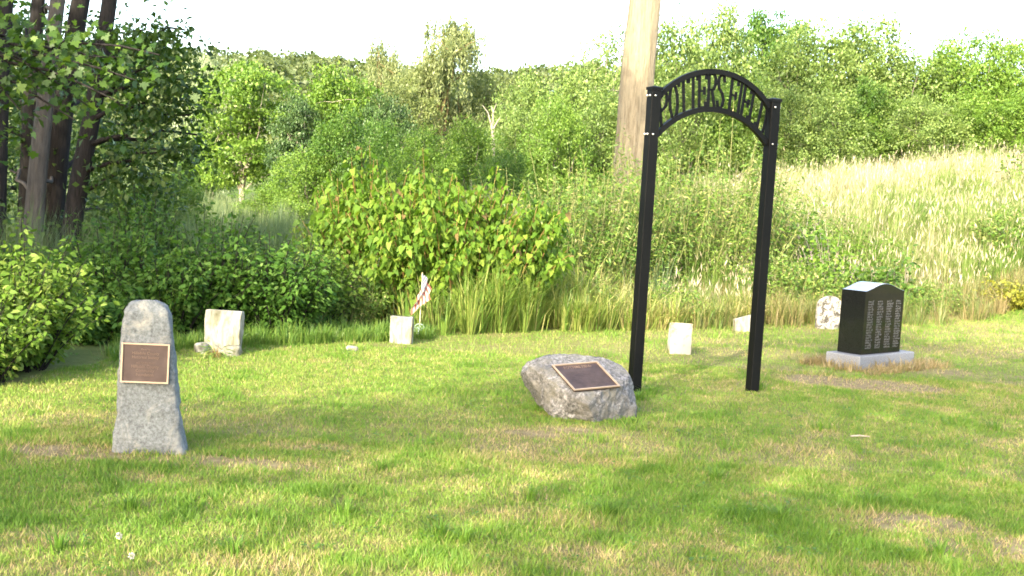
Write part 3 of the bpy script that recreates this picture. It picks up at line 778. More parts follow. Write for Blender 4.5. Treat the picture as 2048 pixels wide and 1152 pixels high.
left_tree('pale grey sunlit-streaked trunk, middle of the left trunks', [(62, 510), (70, 400), (85, 250), (100, 120), (118, -20)], 17.0, 36, 203, 'bark_pale',
          [(60, 20, 19, 45), (20, 340, 18, 60), (30, 430, 18, 50), (110, 330, 20, 40), (40, 200, 20, 60)], 330)
left_tree('slim dark trunk left of the pale streaked trunk', [(50, 505), (55, 380), (62, 200), (72, 60), (78, -20)], 18.2, 32, 204, 'bark_dark',
          [(20, 150, 20, 60), (10, 250, 18, 50), (-40, 80, 19, 60), (30, 60, 20, 50)], 330)
left_tree('dark trunk cut by the left edge of the photo', [(-10, 500), (-5, 380), (0, 200), (8, 60), (14, -20)], 16.5, 34, 205, 'bark_dark',
          [(-30, 300, 16, 60), (0, 400, 16, 55), (-60, 200, 16, 60)], 180)
left_tree('shaded background tree filling the gaps behind the left trunks', [(-60, 470), (-50, 350), (-45, 200), (-40, 60), (-30, -20)], 24, 40, 206, 'bark_dark',
          [(40, 100, 25, 90), (120, 180, 26, 80), (200, 120, 26, 70), (60, 260, 25, 80), (160, 330, 26, 80), (250, 250, 27, 70), (20, 400, 25, 80), (230, 400, 27, 70), (-60, 300, 25, 90), (-80, 120, 25, 90), (310, 380, 28, 60)], 800)

# maple reaching in from the left
def maple():
    rg = np.random.default_rng(303)
    b = foot(-260, 640, 11.5)
    t = thing('maple_tree', 'maple bough with large lobed sunlit leaves in front of the left trunks', 'tree', b, 0, 'trees at the left edge of the lawn')
    tr = np.array([(0, 0, -.1), (.05, 0, 1.2), (.1, .05, 2.6), (.1, .1, 4.5), (.15, .1, 7)])
    tips = [(320, 110, 11.4), (270, 160, 11.2), (230, 200, 11.0), (180, 215, 11.5), (120, 170, 11.2), (60, 130, 11.0), (250, 115, 11.8), (150, 240, 11.0), (40, 220, 10.8), (0, 280, 11.2), (190, 130, 12), (100, 90, 11.6), (10, 60, 11), (-60, 150, 11), (-90, 300, 11), (-100, 20, 11)]
    br = []; P = []
    root1 = np.array((.1, .05, 2.6))
    for (px, py, d) in tips:
        c = np.array(at(px, py, d) - b)
        s = root1 + np.array([0, 0, rg.uniform(-.5, .6)])
        pth, r = limb(rg, s, c, .03, .006, 8, .05); br.append((pth, r))
        for q in range(70):
            i = rg.uniform(.62, 1.0) * 7; i0 = min(6, int(i)); p = pth[i0] + (pth[i0 + 1] - pth[i0]) * (i - i0)
            P.append(p + rg.normal(size=3) * np.array([.26, .26, .17]))
    for q in range(900):
        P.append(np.array([.1, .1, 5.5]) + unit(rg.normal(size=3)) * rg.uniform(.8, 2.2) * np.array([1, 1, .8]))
    link('trunk', tube_mesh('maple_trunk', [(tr, np.array([.16, .14, .12, .09, .04]))] + br, M['bark_dark'], 8), t)
    P = np.array(P); n = len(P)
    L = rg.uniform(.045, .085, n)
    V, k = leaves(P, rg.normal(size=(n, 3)) * .7 + np.array([.3, -.3, -.5]), rg.normal(size=(n, 3)) * .5 + np.array([-.2, -.4, .7]), L, L * 1.05, 'maple', .1)
    link('crown', np_mesh('maple_crown', V, k, np.clip(rg.normal(.55, .25, n), 0, 1), [M['leaf_maple']]), t)
maple()

# ------------------------------------------------------------------ shrubs and undergrowth in front
def mound(name, label, cat, base, w, d, h, nst, npl, leafL, mat, seed, shape='oval', group=None, aspect=.6, cane='bark_dark', spread=.5, start=.1, lean_up=.55, vary=1.0, hang=.25, face=.35):
    """many canes fanning up from the ground, leaves along each cane"""
    rg = np.random.default_rng(seed)
    t = thing(name, label, cat, base, 0, group)
    br = []; P = []; A = []; O = []
    for s in range(nst):
        a = rg.uniform(0, 2 * PI); r = math.sqrt(rg.uniform(0, 1))
        o = np.array([r * math.cos(a) * w / 2 * (1 - spread), r * math.sin(a) * d / 2 * (1 - spread), 0])
        o[2] = float(gz(base.x + o[0], base.y + o[1])) - base.z
        hh = h * rg.uniform(.5, 1.05) * math.sqrt(max(.15, 1 - .5 * r * r)) * (1 + vary * (-.38 + .75 * float(vnoise(o[0] * 1.3, o[1] * 1.3, .28, seed)))) * (1 + .25 * vary * (rg.uniform() < .06))
        tip = o + np.array([math.cos(a) * r * w / 2 * spread * 1.2, math.sin(a) * r * d / 2 * spread * 1.2, hh]) + rg.normal(size=3) * np.array([.08, .08, 0]) * h
        m = 7; tt = np.linspace(0, 1, m)[:, None]
        pth = o * (1 - tt) + tip * tt
        pth[:, 2] += np.sin(PI * tt[:, 0]) * hh * .12
        br.append((pth, np.linspace(.009, .003, m) * (h / 1.5) ** .5))
        u = rg.uniform(start, 1.0, npl) * (m - 1); i0 = np.minimum(u.astype(int), m - 2)
        p = pth[i0] + (pth[i0 + 1] - pth[i0]) * (u - i0)[:, None]
        side = unit(rg.normal(size=(npl, 3)) * np.array([1, 1, .35]))
        P.append(p + side * leafL * rg.uniform(.3, 1.2, (npl, 1))); A.append(side + np.array([0, 0, -hang])); O.append(side)
    P = np.concatenate(P); A = np.concatenate(A); O = np.concatenate(O); n = len(P)
    N = rg.normal(size=(n, 3)) * .5 + O * face + np.array([0, -.15, lean_up])
    L = leafL * rg.uniform(.4, 1.3, n)
    V, k = leaves(P, A, N, L, L * aspect * rg.uniform(.75, 1.15, n), shape, .3)
    link('stems', tube_mesh(name + '_stems', br, M[cane], 4), t)
    link('foliage', np_mesh(name + '_foliage', V, k, np.clip(rg.normal(.48, .22, n), 0, 1), [M[mat]]), t)
    return t

mound('sunlit_shrub', 'leafy yellow-green shrub at the lawn edge in the lower left corner', 'shrub', foot(30, 740, 9.5), 1.15, 1.3, .78, 170, 60, .055, 'leaf_shrub', 401, spread=.6)
mound('sunlit_shrub', 'leafy shrub cut by the left edge in front of the corner shrub', 'shrub', foot(-40, 760, 8.8), .8, .9, .72, 90, 50, .055, 'leaf_shrub', 402, spread=.6)
UG = 'dark undergrowth between the left trees and the lawn'
for k, (px, py, d, w, dd, h, lab) in enumerate([
    (210, 690, 12.6, 1.3, 1.5, .85, 'dark leafy bramble behind and left of the tall plaque stone'), (330, 690, 12.1, 1.3, 1.0, .9, 'dark leafy bramble between the plaque stone and the broken white gravestone'),
    (185, 715, 11.2, 1.0, .8, .55, 'low dark bramble filling the gap between corner shrub and tall plaque stone'),
    (440, 680, 12.4, 1.3, 1.0, .95, 'dark leafy bramble behind the broken white gravestone'), (545, 680, 12.5, 1.1, 1.0, .9, 'leafy bramble right of the broken white gravestone'),
    (150, 600, 14.5, 1.6, 1.6, .62, 'shaded bramble at the foot of the curved dark trunk'), (280, 600, 15, 1.6, 1.6, 1.05, 'shaded bramble further back behind the plaque stone'),
    (420, 590, 15.5, 1.6, 1.8, 1.0, 'shaded bramble deep behind the broken white gravestone'), (30, 600, 13.5, 1.5, 1.6, .7, 'shaded bramble behind the sunlit corner shrub')]):
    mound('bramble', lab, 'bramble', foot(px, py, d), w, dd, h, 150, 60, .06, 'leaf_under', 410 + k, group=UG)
mound('bramble', 'pale-tipped bramble left of the big broad-leaved bush', 'bramble', foot(620, 640, 13.6), 1.0, 1.0, .95, 110, 40, .06, 'leaf_shrub', 421, group=UG)
mound('knotweed_bush', 'big bush of broad heart-shaped leaves on reddish canes behind the flag', 'bush', foot(895, 630, 14.9), 2.8, 2.2, 1.68, 330, 66, .082, 'leaf_knot', 430, 'heart', None, .72, 'red_cane', .3, .15, .3, .35, .9, .8)
mound('knotweed_bush', 'lower left arm of broad-leaved canes leaning over the hollow', 'bush', foot(740, 620, 16.0), 1.8, 1.6, 1.85, 120, 50, .085, 'leaf_knot', 431, 'heart', None, .72, 'red_cane', .4, .15, .3, .35, .9, .8)
mound('weed_clump', 'grey-green tall weeds just left of the big trunk base', 'weeds', foot(1130, 600, 18), 2.4, 2.6, 2.0, 230, 60, .075, 'tall_green', 432, 'rhomb', None, .32, 'green_cane', .25, .2)
mound('weed_clump', 'tall feathery green weeds seen through the gate', 'weeds', foot(1410, 560, 20), 3.0, 3.2, 2.15, 330, 64, .08, 'tall_green', 433, 'rhomb', None, .3, 'green_cane', .2, .15)
mound('weed_clump', 'feathery green weeds between big trunk and left gate post', 'weeds', foot(1260, 560, 19), 1.7, 2.4, 1.95, 180, 60, .08, 'tall_green', 434, 'rhomb', None, .3, 'green_cane', .2, .15)
mound('weed_clump', 'willowy tall weeds standing above the brown brush', 'weeds', foot(1020, 500, 24), 2.0, 2.0, 1.6, 90, 36, .1, 'tall_green', 435, 'rhomb', None, .2, 'green_cane', .25, .2)
for k, (px, py, d, w, dd, h, n, lf, m, lab) in enumerate([
    (590, 660, 13.2, .8, .5, .5, 60, .05, 'leaf_under', 'low leafy weeds at the lawn edge left of the pale fieldstone'), (690, 660, 13.9, .9, .6, .55, 70, .045, 'tall_green', 'low brownish green weeds between bramble and flag marker'),
    (1000, 645, 14.6, .9, .5, .5, 60, .05, 'tall_green', 'low mixed weeds at the lawn edge under the right side of the big bush'), (1160, 640, 15.2, 1.0, .6, .6, 60, .045, 'tall_green', 'low mixed weeds at the lawn edge above the boulder'),
    (1330, 630, 16, 1.0, .8, .55, 60, .05, 'tall_green', 'low weeds right of the left gate post'), (1590, 560, 18, 1.6, 1.2, .85, 110, .07, 'tall_green', 'green weeds on the bank just right of the right gate post'),
    (1700, 500, 20.5, 1.8, 1.5, .9, 120, .07, 'leaf_bright', 'broad green weed patch in the pale grass above the black headstone'), (1990, 470, 22, 2.2, 2.0, .9, 110, .08, 'tall_green', 'green weed patch in the pale grass near the right edge'),
    (1560, 470, 22, 2.2, 1.8, 1.2, 150, .08, 'tall_green', 'tall green weeds at the left end of the pale grass bank'), (1860, 600, 18, 1.4, .8, .45, 70, .05, 'tall_green', 'low weeds on the bank foot right of the black headstone')]):
    mound('weed_clump', lab, 'weeds', foot(px, py, d), w, dd, h, n, 44, lf, m, 480 + k, 'rhomb', 'weeds along the lawn edge and bank', .38, 'green_cane', .3, .1)
SP = 'saplings on the grassy bank'
for k, (px, py, d, w, h, n, lab) in enumerate([(1665, 560, 18.5, 1.0, 1.05, 34, 'large-leaved green sapling on the bank left of the black headstone'), (1605, 560, 20, .5, 1.5, 9, 'tall thin sapling on the bank right of the gate'),
                                               (1800, 560, 18.5, .7, .75, 14, 'small sapling on the bank behind the black headstone'), (1740, 560, 18.6, .8, .7, 20, 'dark green weed clump just above the black headstone')]):
    mound('sapling', lab, 'sapling', foot(px, py, d), w, w, h, n, 30, .085, 'leaf_green' if k != 0 else 'leaf_bright', 440 + k, 'oval', SP, .6, 'dead_cane', .5, .3)
mound('yellow_bush', 'yellow-green low bush at the right edge on the bank foot', 'bush', foot(2030, 620, 18.5), 1.0, 1.0, .5, 60, 40, .06, 'leaf_yellow', 450)
mound('sapling', 'leafy sprig at the right edge on top of the bank', 'sapling', foot(2045, 330, 27), .8, .8, 1.2, 26, 30, .09, 'leaf_bright', 451, 'oval', SP)

# ------------------------------------------------------------------ stones
def _h3(ix, iy, iz, seed):
    return _hash(ix + 131 * iz, iy - 57 * iz, seed)
def noise3(V, s, seed):
    p = V / s + 100.0; i0 = np.floor(p); f = p - i0; f = f * f * (3 - 2 * f)
    r = 0
    for dx in (0, 1):
        for dy in (0, 1):
            for dz in (0, 1):
                w = (f[:, 0] if dx else 1 - f[:, 0]) * (f[:, 1] if dy else 1 - f[:, 1]) * (f[:, 2] if dz else 1 - f[:, 2])
                r = r + w * _h3(i0[:, 0] + dx, i0[:, 1] + dy, i0[:, 2] + dz, seed)
    return r
def displace(V, amp, s, seed):
    V = np.asarray(V, float)
    return ((noise3(V, s, seed) - .5) * 1.0 + (noise3(V, s * .5, seed + 3) - .5) * .5) * amp * 1.3

def ring_solid(levels, nseg=48, power=5):
    """levels: (z, x0, x1, y0, y1) -> closed solid of rounded-rectangle rings"""
    V = []; Fc = []
    a = np.arange(nseg) * 2 * PI / nseg
    cx = np.sign(np.cos(a)) * np.abs(np.cos(a)) ** (2 / power); cy = np.sign(np.sin(a)) * np.abs(np.sin(a)) ** (2 / power)
    for (z, x0, x1, y0, y1) in levels:
        V.append(np.stack([(x0 + x1) / 2 + cx * (x1 - x0) / 2, (y0 + y1) / 2 + cy * (y1 - y0) / 2, np.full(nseg, z)], -1))
    m = len(levels)
    for i in range(m - 1):
        for j in range(nseg):
            j2 = (j + 1) % nseg
            Fc.append((i * nseg + j, i * nseg + j2, (i + 1) * nseg + j2, (i + 1) * nseg + j))
    V = np.concatenate(V)
    Fc.append(tuple(range((m - 1) * nseg, m * nseg))); Fc.append(tuple(reversed(range(nseg))))
    return V, Fc

def box(cx, cy, cz, sx, sy, sz):
    V = [(cx + a * sx / 2, cy + b * sy / 2, cz + c * sz / 2) for c in (-1, 1) for b in (-1, 1) for a in (-1, 1)]
    return V, [(0, 2, 3, 1), (4, 5, 7, 6), (0, 1, 5, 4), (2, 6, 7, 3), (0, 4, 6, 2), (1, 3, 7, 5)]

def bevel_box(name, c, s, mat, parent=None, b=.004, seg=2):
    V, Fc = box(*c, *s); me = py_mesh(name, V, Fc, [mat])
    o = link(name, me, parent)
    md = o.modifiers.new('bevel', 'BEVEL'); md.width = b; md.segments = seg
    return o

def text_mesh(name, lines, mat, extrude=.0015):
    """lines: (text, x, z, cap_height, x_squeeze); lies in local XZ facing -Y, one mesh"""
    VV = []; FF = []; off = 0
    for (s, x, z, h, sq) in lines:
        cu = bpy.data.curves.new('lettering', 'FONT'); cu.body = s; cu.align_x = 'CENTER'; cu.size = h / .70; cu.extrude = extrude; cu.resolution_u = 2
        ob = bpy.data.objects.new('lettering', cu); COL.objects.link(ob)
        dg = bpy.context.evaluated_depsgraph_get()
        me = bpy.data.meshes.new_from_object(ob.evaluated_get(dg))
        v = np.zeros(len(me.vertices) * 3); me.vertices.foreach_get('co', v); v = v.reshape(-1, 3)
        VV.append(np.stack([v[:, 0] * sq + x, -v[:, 2], v[:, 1] + z], -1))
        for p in me.polygons: FF.append([i + off for i in p.vertices])
        off += len(v)
        bpy.data.objects.remove(ob); bpy.data.meshes.remove(me); bpy.data.curves.remove(cu)
    return py_mesh(name, np.concatenate(VV), FF, [mat])

def plaque(parent, w, h, lines, fr=.011):
    """bronze plate in local XZ centred at origin facing -Y"""
    o = bevel_box('plaque', (0, 0, 0), (w, .012, h), M['bronze'], parent, .002)
    V = []; Fc = []
    for (cx, cz, sx, sz) in ((0, h / 2 - fr / 2, w, fr), (0, -h / 2 + fr / 2, w, fr), (-w / 2 + fr / 2, 0, fr, h - 2 * fr), (w / 2 - fr / 2, 0, fr, h - 2 * fr)):
        v, f = box(cx, -.0105, cz, sx + .001, .009, sz); n = len(V); V += v; Fc += [tuple(i + n for i in q) for q in f]
    link('frame', py_mesh('plaque_frame', V, Fc, [M['bronze_light']]), o)
    l = link('lettering', text_mesh('lettering', lines, M['bronze_letter']), o); l.location = (0, -.0075, 0)
    return o

# tall plaque stone (stele)
def stele():
    b = ground(222, 906)
    t = thing('memorial_stone', 'tall tapered rough grey granite stone with bronze plaque at the left front of the lawn', 'monument', b, math.radians(7))
    zs = np.linspace(-.06, .862, 60); L = []
    for z in zs:
        x0 = np.interp(z, [-.06, 0, .25, .6, .75, .81, .84, .862], [-.005, 0, .010, .018, .024, .034, .05, .085])
        x1 = np.interp(z, [-.06, 0, .1, .25, .45, .6, .72, .78, .82, .845, .862], [.41, .4, .376, .354, .328, .308, .292, .282, .268, .25, .2])
        y0 = np.interp(z, [0, .8, .862], [0, .045, .075]); y1 = np.interp(z, [0, .8, .862], [.2, .15, .12])
        L.append((z, x0, x1, y0, y1))
    V, Fc = ring_solid(L, 72, 7)
    c = np.array([.19, .1, 0]); d = unit((V - c) * np.array([1, 1, 0]))
    V = V + d * displace(V, .012, .12, 71)[:, None] + d * displace(V, .010, .035, 75)[:, None]
    V[:, 2] += displace(V, .02, .08, 77) * sstep(.7, .85, V[:, 2])
    link('stone', py_mesh('stele', V, Fc, [M['granite_grey']], True), t)
    p = plaque(t, .262, .222, [('Placed by', 0, .073, .009, 1), ('Hillsdale County', 0, .048, .0165, .95), ('Historical Society', 0, .025, .0165, .88), ('with funding from', 0, -.003, .010, .95),
                               ('Hillsdale County', 0, -.027, .0165, .95), ('Community', 0, -.050, .0165, .9), ('Foundation', 0, -.073, .0165, .9)], .008)
    p.location = (.168, .012, .515); p.rotation_euler = (math.radians(-3), math.radians(0), 0)
stele()

# boulder with slanted plaque
def boulder():
    c0 = foot(1152, 800, 8.93)
    t = thing('memorial_boulder', 'low rough grey boulder with slanted bronze plaque beside the gate post', 'boulder', c0)
    ctr = at(1171, 755, 8.80) - c0
    ex = Vector((.328, .2, .017)).normalized()
    dn = Vector((.157, -.27, -.141)); dn = (dn - ex * dn.dot(ex)).normalized()
    nrm = (dn.cross(ex)).normalized()
    if nrm.z < 0: nrm = -nrm
    import bmesh
    bm = bmesh.new(); bmesh.ops.create_icosphere(bm, subdivisions=6, radius=1)
    V = np.array([v.co[:] for v in bm.verts]); Fc = [[v.index for v in f.verts] for f in bm.faces]; bm.free()
    V = np.sign(V) * np.abs(V) ** .7
    rg = np.random.default_rng(9)
    R_ = np.array([.435, .37, .355])
    P = V * R_
    for q in range(16):      # chip facets off the lump
        n = unit(rg.normal(size=3) * np.array([1, 1, .8])); lim = rg.uniform(.66, .84) * np.max(P @ n)
        s = P @ n - lim; P = np.where(s[:, None] > 0, P - n * s[:, None], P)
    d = unit(V)
    P = P + d * displace(P, .03, .16, 81)[:, None] + d * displace(P, .022, .06, 85)[:, None] + d * displace(P, .012, .022, 88)[:, None]
    P[:, 0] += .03 * np.sign(P[:, 0]) * 0
    P = P + np.array([0.0, .02, .08])
    n = np.array(nrm); c = np.array(ctr) - n * .008
    s = (P - c) @ n
    flat = displace(P, .006, .04, 91)
    P = np.where(s[:, None] > 0, P - n * (s - flat)[:, None], P)
    link('stone', py_mesh('boulder', P, Fc, [M['boulder']], True), t)
    rg2 = np.random.default_rng(4)
    p = plaque(t, .395, .325, [('POTTERS FIELD', 0, .106, .030, .82)], .010)
    # worn rows of small raised lines below the heading
    V2 = []; F2 = []
    for r_ in range(9):
        x = -.145; z = .062 - r_ * .0215
        while x < .14:
            w = rg2.uniform(.012, .04); v, f = box(x + w / 2, -.0066, z, w, .0012, .006); k = len(V2); V2 += v; F2 += [tuple(i + k for i in q) for q in f]; x += w + .008
    link('worn_lines', py_mesh('worn_lines', V2, F2, [M['bronze']]), p)
    Rm = Matrix((ex, -nrm, -dn)).transposed()   # local x -> ex, local y -> into stone, local z -> up the plate
    p.matrix_local = Matrix.Translation(ctr + nrm * .006) @ Rm.to_4x4()
boulder()

# gate
def gate():
    L = ground(1268, 786); Rr = ground(1504, 783)
    ax = (Rr - L); W = math.hypot(ax.x, ax.y); yaw = math.atan2(ax.y, ax.x)
    t = thing('entrance_gate', 'black metal arched gateway with cut-out lettering between two square posts', 'gate', ((L.x + Rr.x) / 2, (L.y + Rr.y) / 2, 0), yaw)
    def top_z(px, py, p): return at(px, py, p.y).z
    zl = top_z(1304, 176, L); zr = top_z(1546, 196, Rr); H = (zl + zr) / 2
    s = .088
    for sx in (-1, 1):
        bevel_box('post', (sx * W / 2, 0, H / 2 - .15), (s, s, H + .3 - .03), M['black_paint'], t, .006)
        V, Fc = box(sx * W / 2, 0, H - .012, s + .014, s + .014, .024)
        V += [(sx * W / 2, 0, H + .012)]; Fc = [f for f in Fc if f != (4, 5, 7, 6)] + [(4, 5, 8), (5, 7, 8), (7, 6, 8), (6, 4, 8)]
        link('cap', py_mesh('post_cap', V, Fc, [M['black_paint']]), t)
    # two arched bars, springing from the posts
    w2 = W / 2 - s / 2
    def arc(z_end, z_mid):
        rise = z_mid - z_end; Rad = (w2 * w2 + rise * rise) / (2 * rise)
        return Rad, z_mid - Rad
    zu_end, zu_mid = H - .075, H + .175
    zl_end, zl_mid = H - .385, H - .135
    def bar(z_end, z_mid, th, dp, name):
        Rad, zc = arc(z_end, z_mid); n = 33; a0 = math.asin(w2 / Rad)
        V = []; Fc = []
        for q in np.linspace(-a0, a0, n):
            for (dr, dy) in ((-th / 2, -dp / 2), (th / 2, -dp / 2), (th / 2, dp / 2), (-th / 2, dp / 2)):
                V.append(((Rad + dr) * math.sin(q), dy, zc + (Rad + dr) * math.cos(q)))
        for i in range(n - 1):
            for j in range(4): Fc.append((i * 4 + j, i * 4 + (j + 1) % 4, i * 4 + 4 + (j + 1) % 4, i * 4 + 4 + j))
        Fc += [(3, 2, 1, 0), tuple(range((n - 1) * 4, n * 4))]
        link(name, py_mesh(name, V, Fc, [M['black_paint']]), t)
        return Rad, zc
    th = .042
    Ru, zu = bar(zu_end, zu_mid, th, .045, 'upper_arch_bar')
    Rl, zlc = bar(zl_end, zl_mid, th, .045, 'lower_arch_bar')
    # letters, stretched between the bars
    LET = {'P': [[(-.3, 0), (-.3, 1)], [(-.3, .97), (.2, .97)], [(.2, .97), (.34, .85), (.34, .68), (.2, .54), (-.3, .52)]],
           'O': [[(0, 0), (-.22, .12), (-.34, .35), (-.34, .65), (-.22, .88), (0, 1), (.22, .88), (.34, .65), (.34, .35), (.22, .12), (0, 0)]],
           'T': [[(0, 0), (0, 1)], [(-.42, .97), (.42, .97)], [(-.42, .97), (-.42, .84)], [(.42, .97), (.42, .84)]],
           'E': [[(-.3, 0), (-.3, 1)], [(-.3, .97), (.34, .97)], [(-.3, .5), (.2, .5)], [(-.3, .03), (.34, .03)], [(.34, .97), (.34, .84)], [(.34, .03), (.34, .16)], [(.2, .6), (.2, .4)]],
           'R': [[(-.3, 0), (-.3, 1)], [(-.3, .97), (.2, .97)], [(.2, .97), (.34, .85), (.34, .68), (.2, .54), (-.3, .52)], [(.02, .53), (.38, 0)]],
           'S': [[(.3, .8), (.22, .93), (0, 1), (-.24, .92), (-.32, .76), (-.2, .58), (.16, .44), (.32, .26), (.22, .08), (0, 0), (-.24, .07), (-.32, .2)]],
           'F': [[(-.3, 0), (-.3, 1)], [(-.3, .97), (.34, .97)], [(-.3, .5), (.2, .5)], [(.34, .97), (.34, .84)], [(.2, .6), (.2, .4)]],
           'I': [[(0, 0), (0, 1)], [(-.16, .98), (.16, .98)], [(-.16, .02), (.16, .02)]],
           'L': [[(-.3, 0), (-.3, 1)], [(-.3, .03), (.34, .03)], [(.34, .03), (.34, .18)]],
           'D': [[(-.3, 0), (-.3, 1)], [(-.3, .98), (.05, .98), (.28, .8), (.34, .5), (.28, .2), (.05, .02), (-.3, .02)]]}
    word = 'POTTERS FIELD'
    wid = [.85, .95, .9, .9, .88, .95, .9, .42, .85, .45, .88, .85, .95]
    tot = sum(wid); x = -w2 + .012; unitw = (2 * w2 - .024) / tot
    for ch, wd in zip(word, wid):
        cx = x + wd * unitw / 2; x += wd * unitw
        if ch == ' ': continue
        V = []; Fc = []
        def pt(u, v):
            X = cx + u * unitw * .98
            lo = zlc + math.sqrt(Rl * Rl - X * X) + th / 2 - .006; hi = zu + math.sqrt(Ru * Ru - X * X) - th / 2 + .006
            lean = X * .10     # letters fan out with the arch
            return np.array([X + lean * (v - .5), lo + (hi - lo) * v])
        for st in LET[ch]:
            p = [pt(*q) for q in st]
            for a, b in zip(p[:-1], p[1:]):
                dd = b - a; ln = np.linalg.norm(dd); dd = dd / ln
                vert = abs(dd[1]); hw = (.012 * vert + .007 * (1 - vert)); nn = np.array([-dd[1], dd[0]]) * hw
                a2 = a - dd * hw * .5; b2 = b + dd * hw * .5; k = len(V)
                for yy in (-.005, .005):
                    for q in (a2 + nn, b2 + nn, b2 - nn, a2 - nn): V.append((q[0], yy, q[1]))
                Fc += [tuple(i + k for i in f) for f in ((0, 1, 2, 3), (7, 6, 5, 4), (0, 4, 5, 1), (1, 5, 6, 2), (2, 6, 7, 3), (3, 7, 4, 0))]
        link('letter', py_mesh('letter_' + ch.lower(), V, Fc, [M['black_paint']]), t)
    # bolts through the posts at the springing of the bars
    for sx in (-1, 1):
        for z in (zu_end + .004, zl_end + .004):
            for yy in (-.02, .022):
                P = [((-W / 2 - s / 2 - .014) if sx < 0 else (W / 2 + s / 2 + .014), yy, z)]
                pts = np.array([(sx * (W / 2 + s / 2 - .002), yy, z), (sx * (W / 2 + s / 2 + .012), yy, z), (sx * (W / 2 + s / 2 + .0125), yy, z)])
                link('bolt', tube_mesh('bolt', [(pts, np.array([.009, .009, .001]))], M['bolt'], 8), t)
            fr = np.array([(sx * W / 2 - .012, -s / 2 + .002, z), (sx * W / 2 - .012, -s / 2 - .008, z), (sx * W / 2 - .012, -s / 2 - .0085, z)])
            link('bolt', tube_mesh('bolt', [(fr, np.array([.008, .008, .001]))], M['bolt'], 8), t)
gate()

# black headstone on granite base
def headstone():
    b = ground(1718, 741)
    t = thing('black_headstone', 'polished black granite headstone with four columns of names on grey granite base', 'gravestone', b, math.radians(43))
    BW, BD, BH = 1.08, .40, .14
    V, Fc = box(BW / 2, BD / 2, BH / 2 - .04, BW, BD, BH + .08)
    o = link('base', py_mesh('headstone_base', V, Fc, [M['base_granite']]), t)
    md = o.modifiers.new('b', 'BEVEL'); md.width = .012; md.segments = 2
    W, D = .76, .28; x0 = (BW - W) / 2 - .05; y0 = .06
    H0 = .655; n = 41; V = []; Fc = []
    xs = np.linspace(0, W, n)
    top = BH + H0 + .075 * (np.sin(PI * np.clip((xs / W), 0, 1)) ** 1.5)
    for y in (y0, y0 + D):
        for x, z in zip(xs, top): V.append((x0 + x, y, BH + .002)); V.append((x0 + x, y, z))
    for i in range(n - 1):
        a = 2 * i; bq = 2 * n + 2 * i
        Fc += [(a, a + 2, a + 3, a + 1), (bq, bq + 1, bq + 3, bq + 2), (a + 1, a + 3, bq + 3, bq + 1), (a, bq, bq + 2, a + 2)]
    Fc += [(0, 1, 2 * n + 1, 2 * n), (2 * n - 2, 4 * n - 2, 4 * n - 1, 2 * n - 1)]
    o = link('tablet', py_mesh('headstone_tablet', V, Fc, [M['black_granite'], M['granite_sky_sheen']]), t)
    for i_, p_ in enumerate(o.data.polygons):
        if i_ < 4 * (n - 1) and i_ % 4 == 2: p_.material_index = 1  # top faces get the painted sky reflection
    md = o.modifiers.new('b', 'BEVEL'); md.width = .005; md.segments = 2; md.limit_method = 'ANGLE'; md.angle_limit = .7
    # four columns of small illegible engraved rows, as strokes
    rg = np.random.default_rng(12)
    for c in range(4):
        V = []; Fc = []
        cx = x0 + .065 + c * .18
        for r_ in range(19):
            z = BH + .06 + r_ * .0265; x = cx
            end = cx + rg.uniform(.085, .115)
            while x < end:
                w = rg.uniform(.006, .012); h = rg.uniform(.012, .021)
                v, f = box(x + w / 2, y0 - .0012, z + h / 2, w * .6, .0012, h); k = len(V); V += v; Fc += [tuple(i + k for i in q) for q in f]
                if rg.uniform() < .5:
                    v, f = box(x + w, y0 - .0012, z + rg.choice([.002, .010, .018]), w * 1.4, .0012, .005); k = len(V); V += v; Fc += [tuple(i + k for i in q) for q in f]
                x += w + .006 + (.012 if rg.uniform() < .12 else 0)
        tag(link('name_column', py_mesh('name_column', V, Fc, [M['letter_grey']]), tablet_parent(t)), kind='stuff')
def tablet_parent(t):
    return [c for c in t.children if c.name.startswith('tablet')][0]
headstone()

def slab(name, label, base, w, h, d, mat, rz=0, tilt=0, lean=0, top='flat', seed=1, extra=None):
    t = thing(name, label, 'gravestone', base, rz)
    zs = np.concatenate([np.linspace(-.1, h * .96, 22), [h * .985, h]]); L = []
    for z in zs:
        k = 1.0; q = max(0, (z - h * .985) / (h * .015))
        x0, x1 = -w / 2, w / 2
        if top == 'round':
            s = max(0, (z - h * .58) / (h * .42)); f = math.sqrt(max(.02, 1 - s ** 2.3)); x0, x1 = -w / 2 * f, w / 2 * f
        L.append((z, x0 + .004 * q, x1 - .004 * q, .004 * q, d - .004 * q))
    V, Fc = ring_solid(L, 56, 14)
    dd = unit((V - np.array([0, d / 2, 0])) * np.array([1, 1, 0]))
    V = V + dd * displace(V, .012, .1, seed)[:, None] + dd * displace(V, .006, .03, seed + 5)[:, None]
    V[:, 2] += displace(V, .012, .07, seed + 9) * sstep(h * .8, h, V[:, 2])
    V[:, 2] += V[:, 0] * math.tan(tilt) * sstep(0, h, V[:, 2])
    o = link('tablet', py_mesh(name + '_tablet', V, Fc, [M[mat]], True), t); o.rotation_euler = (lean, 0, 0)
    if extra: extra(t)
    return t

def lump(name, c, s, mat, parent, seed):
    import bmesh
    bm = bmesh.new(); bmesh.ops.create_icosphere(bm, subdivisions=4, radius=1)
    V = np.array([v.co[:] for v in bm.verts]); Fc = [[v.index for v in f.verts] for f in bm.faces]; bm.free()
    P = np.sign(V) * np.abs(V) ** .6 * np.array(s) / 2
    P = P + unit(V) * displace(P, min(s) * .25, .08, seed)[:, None] + np.array(c)
    return link(name, py_mesh(name, P, Fc, [M[mat]], True), parent)

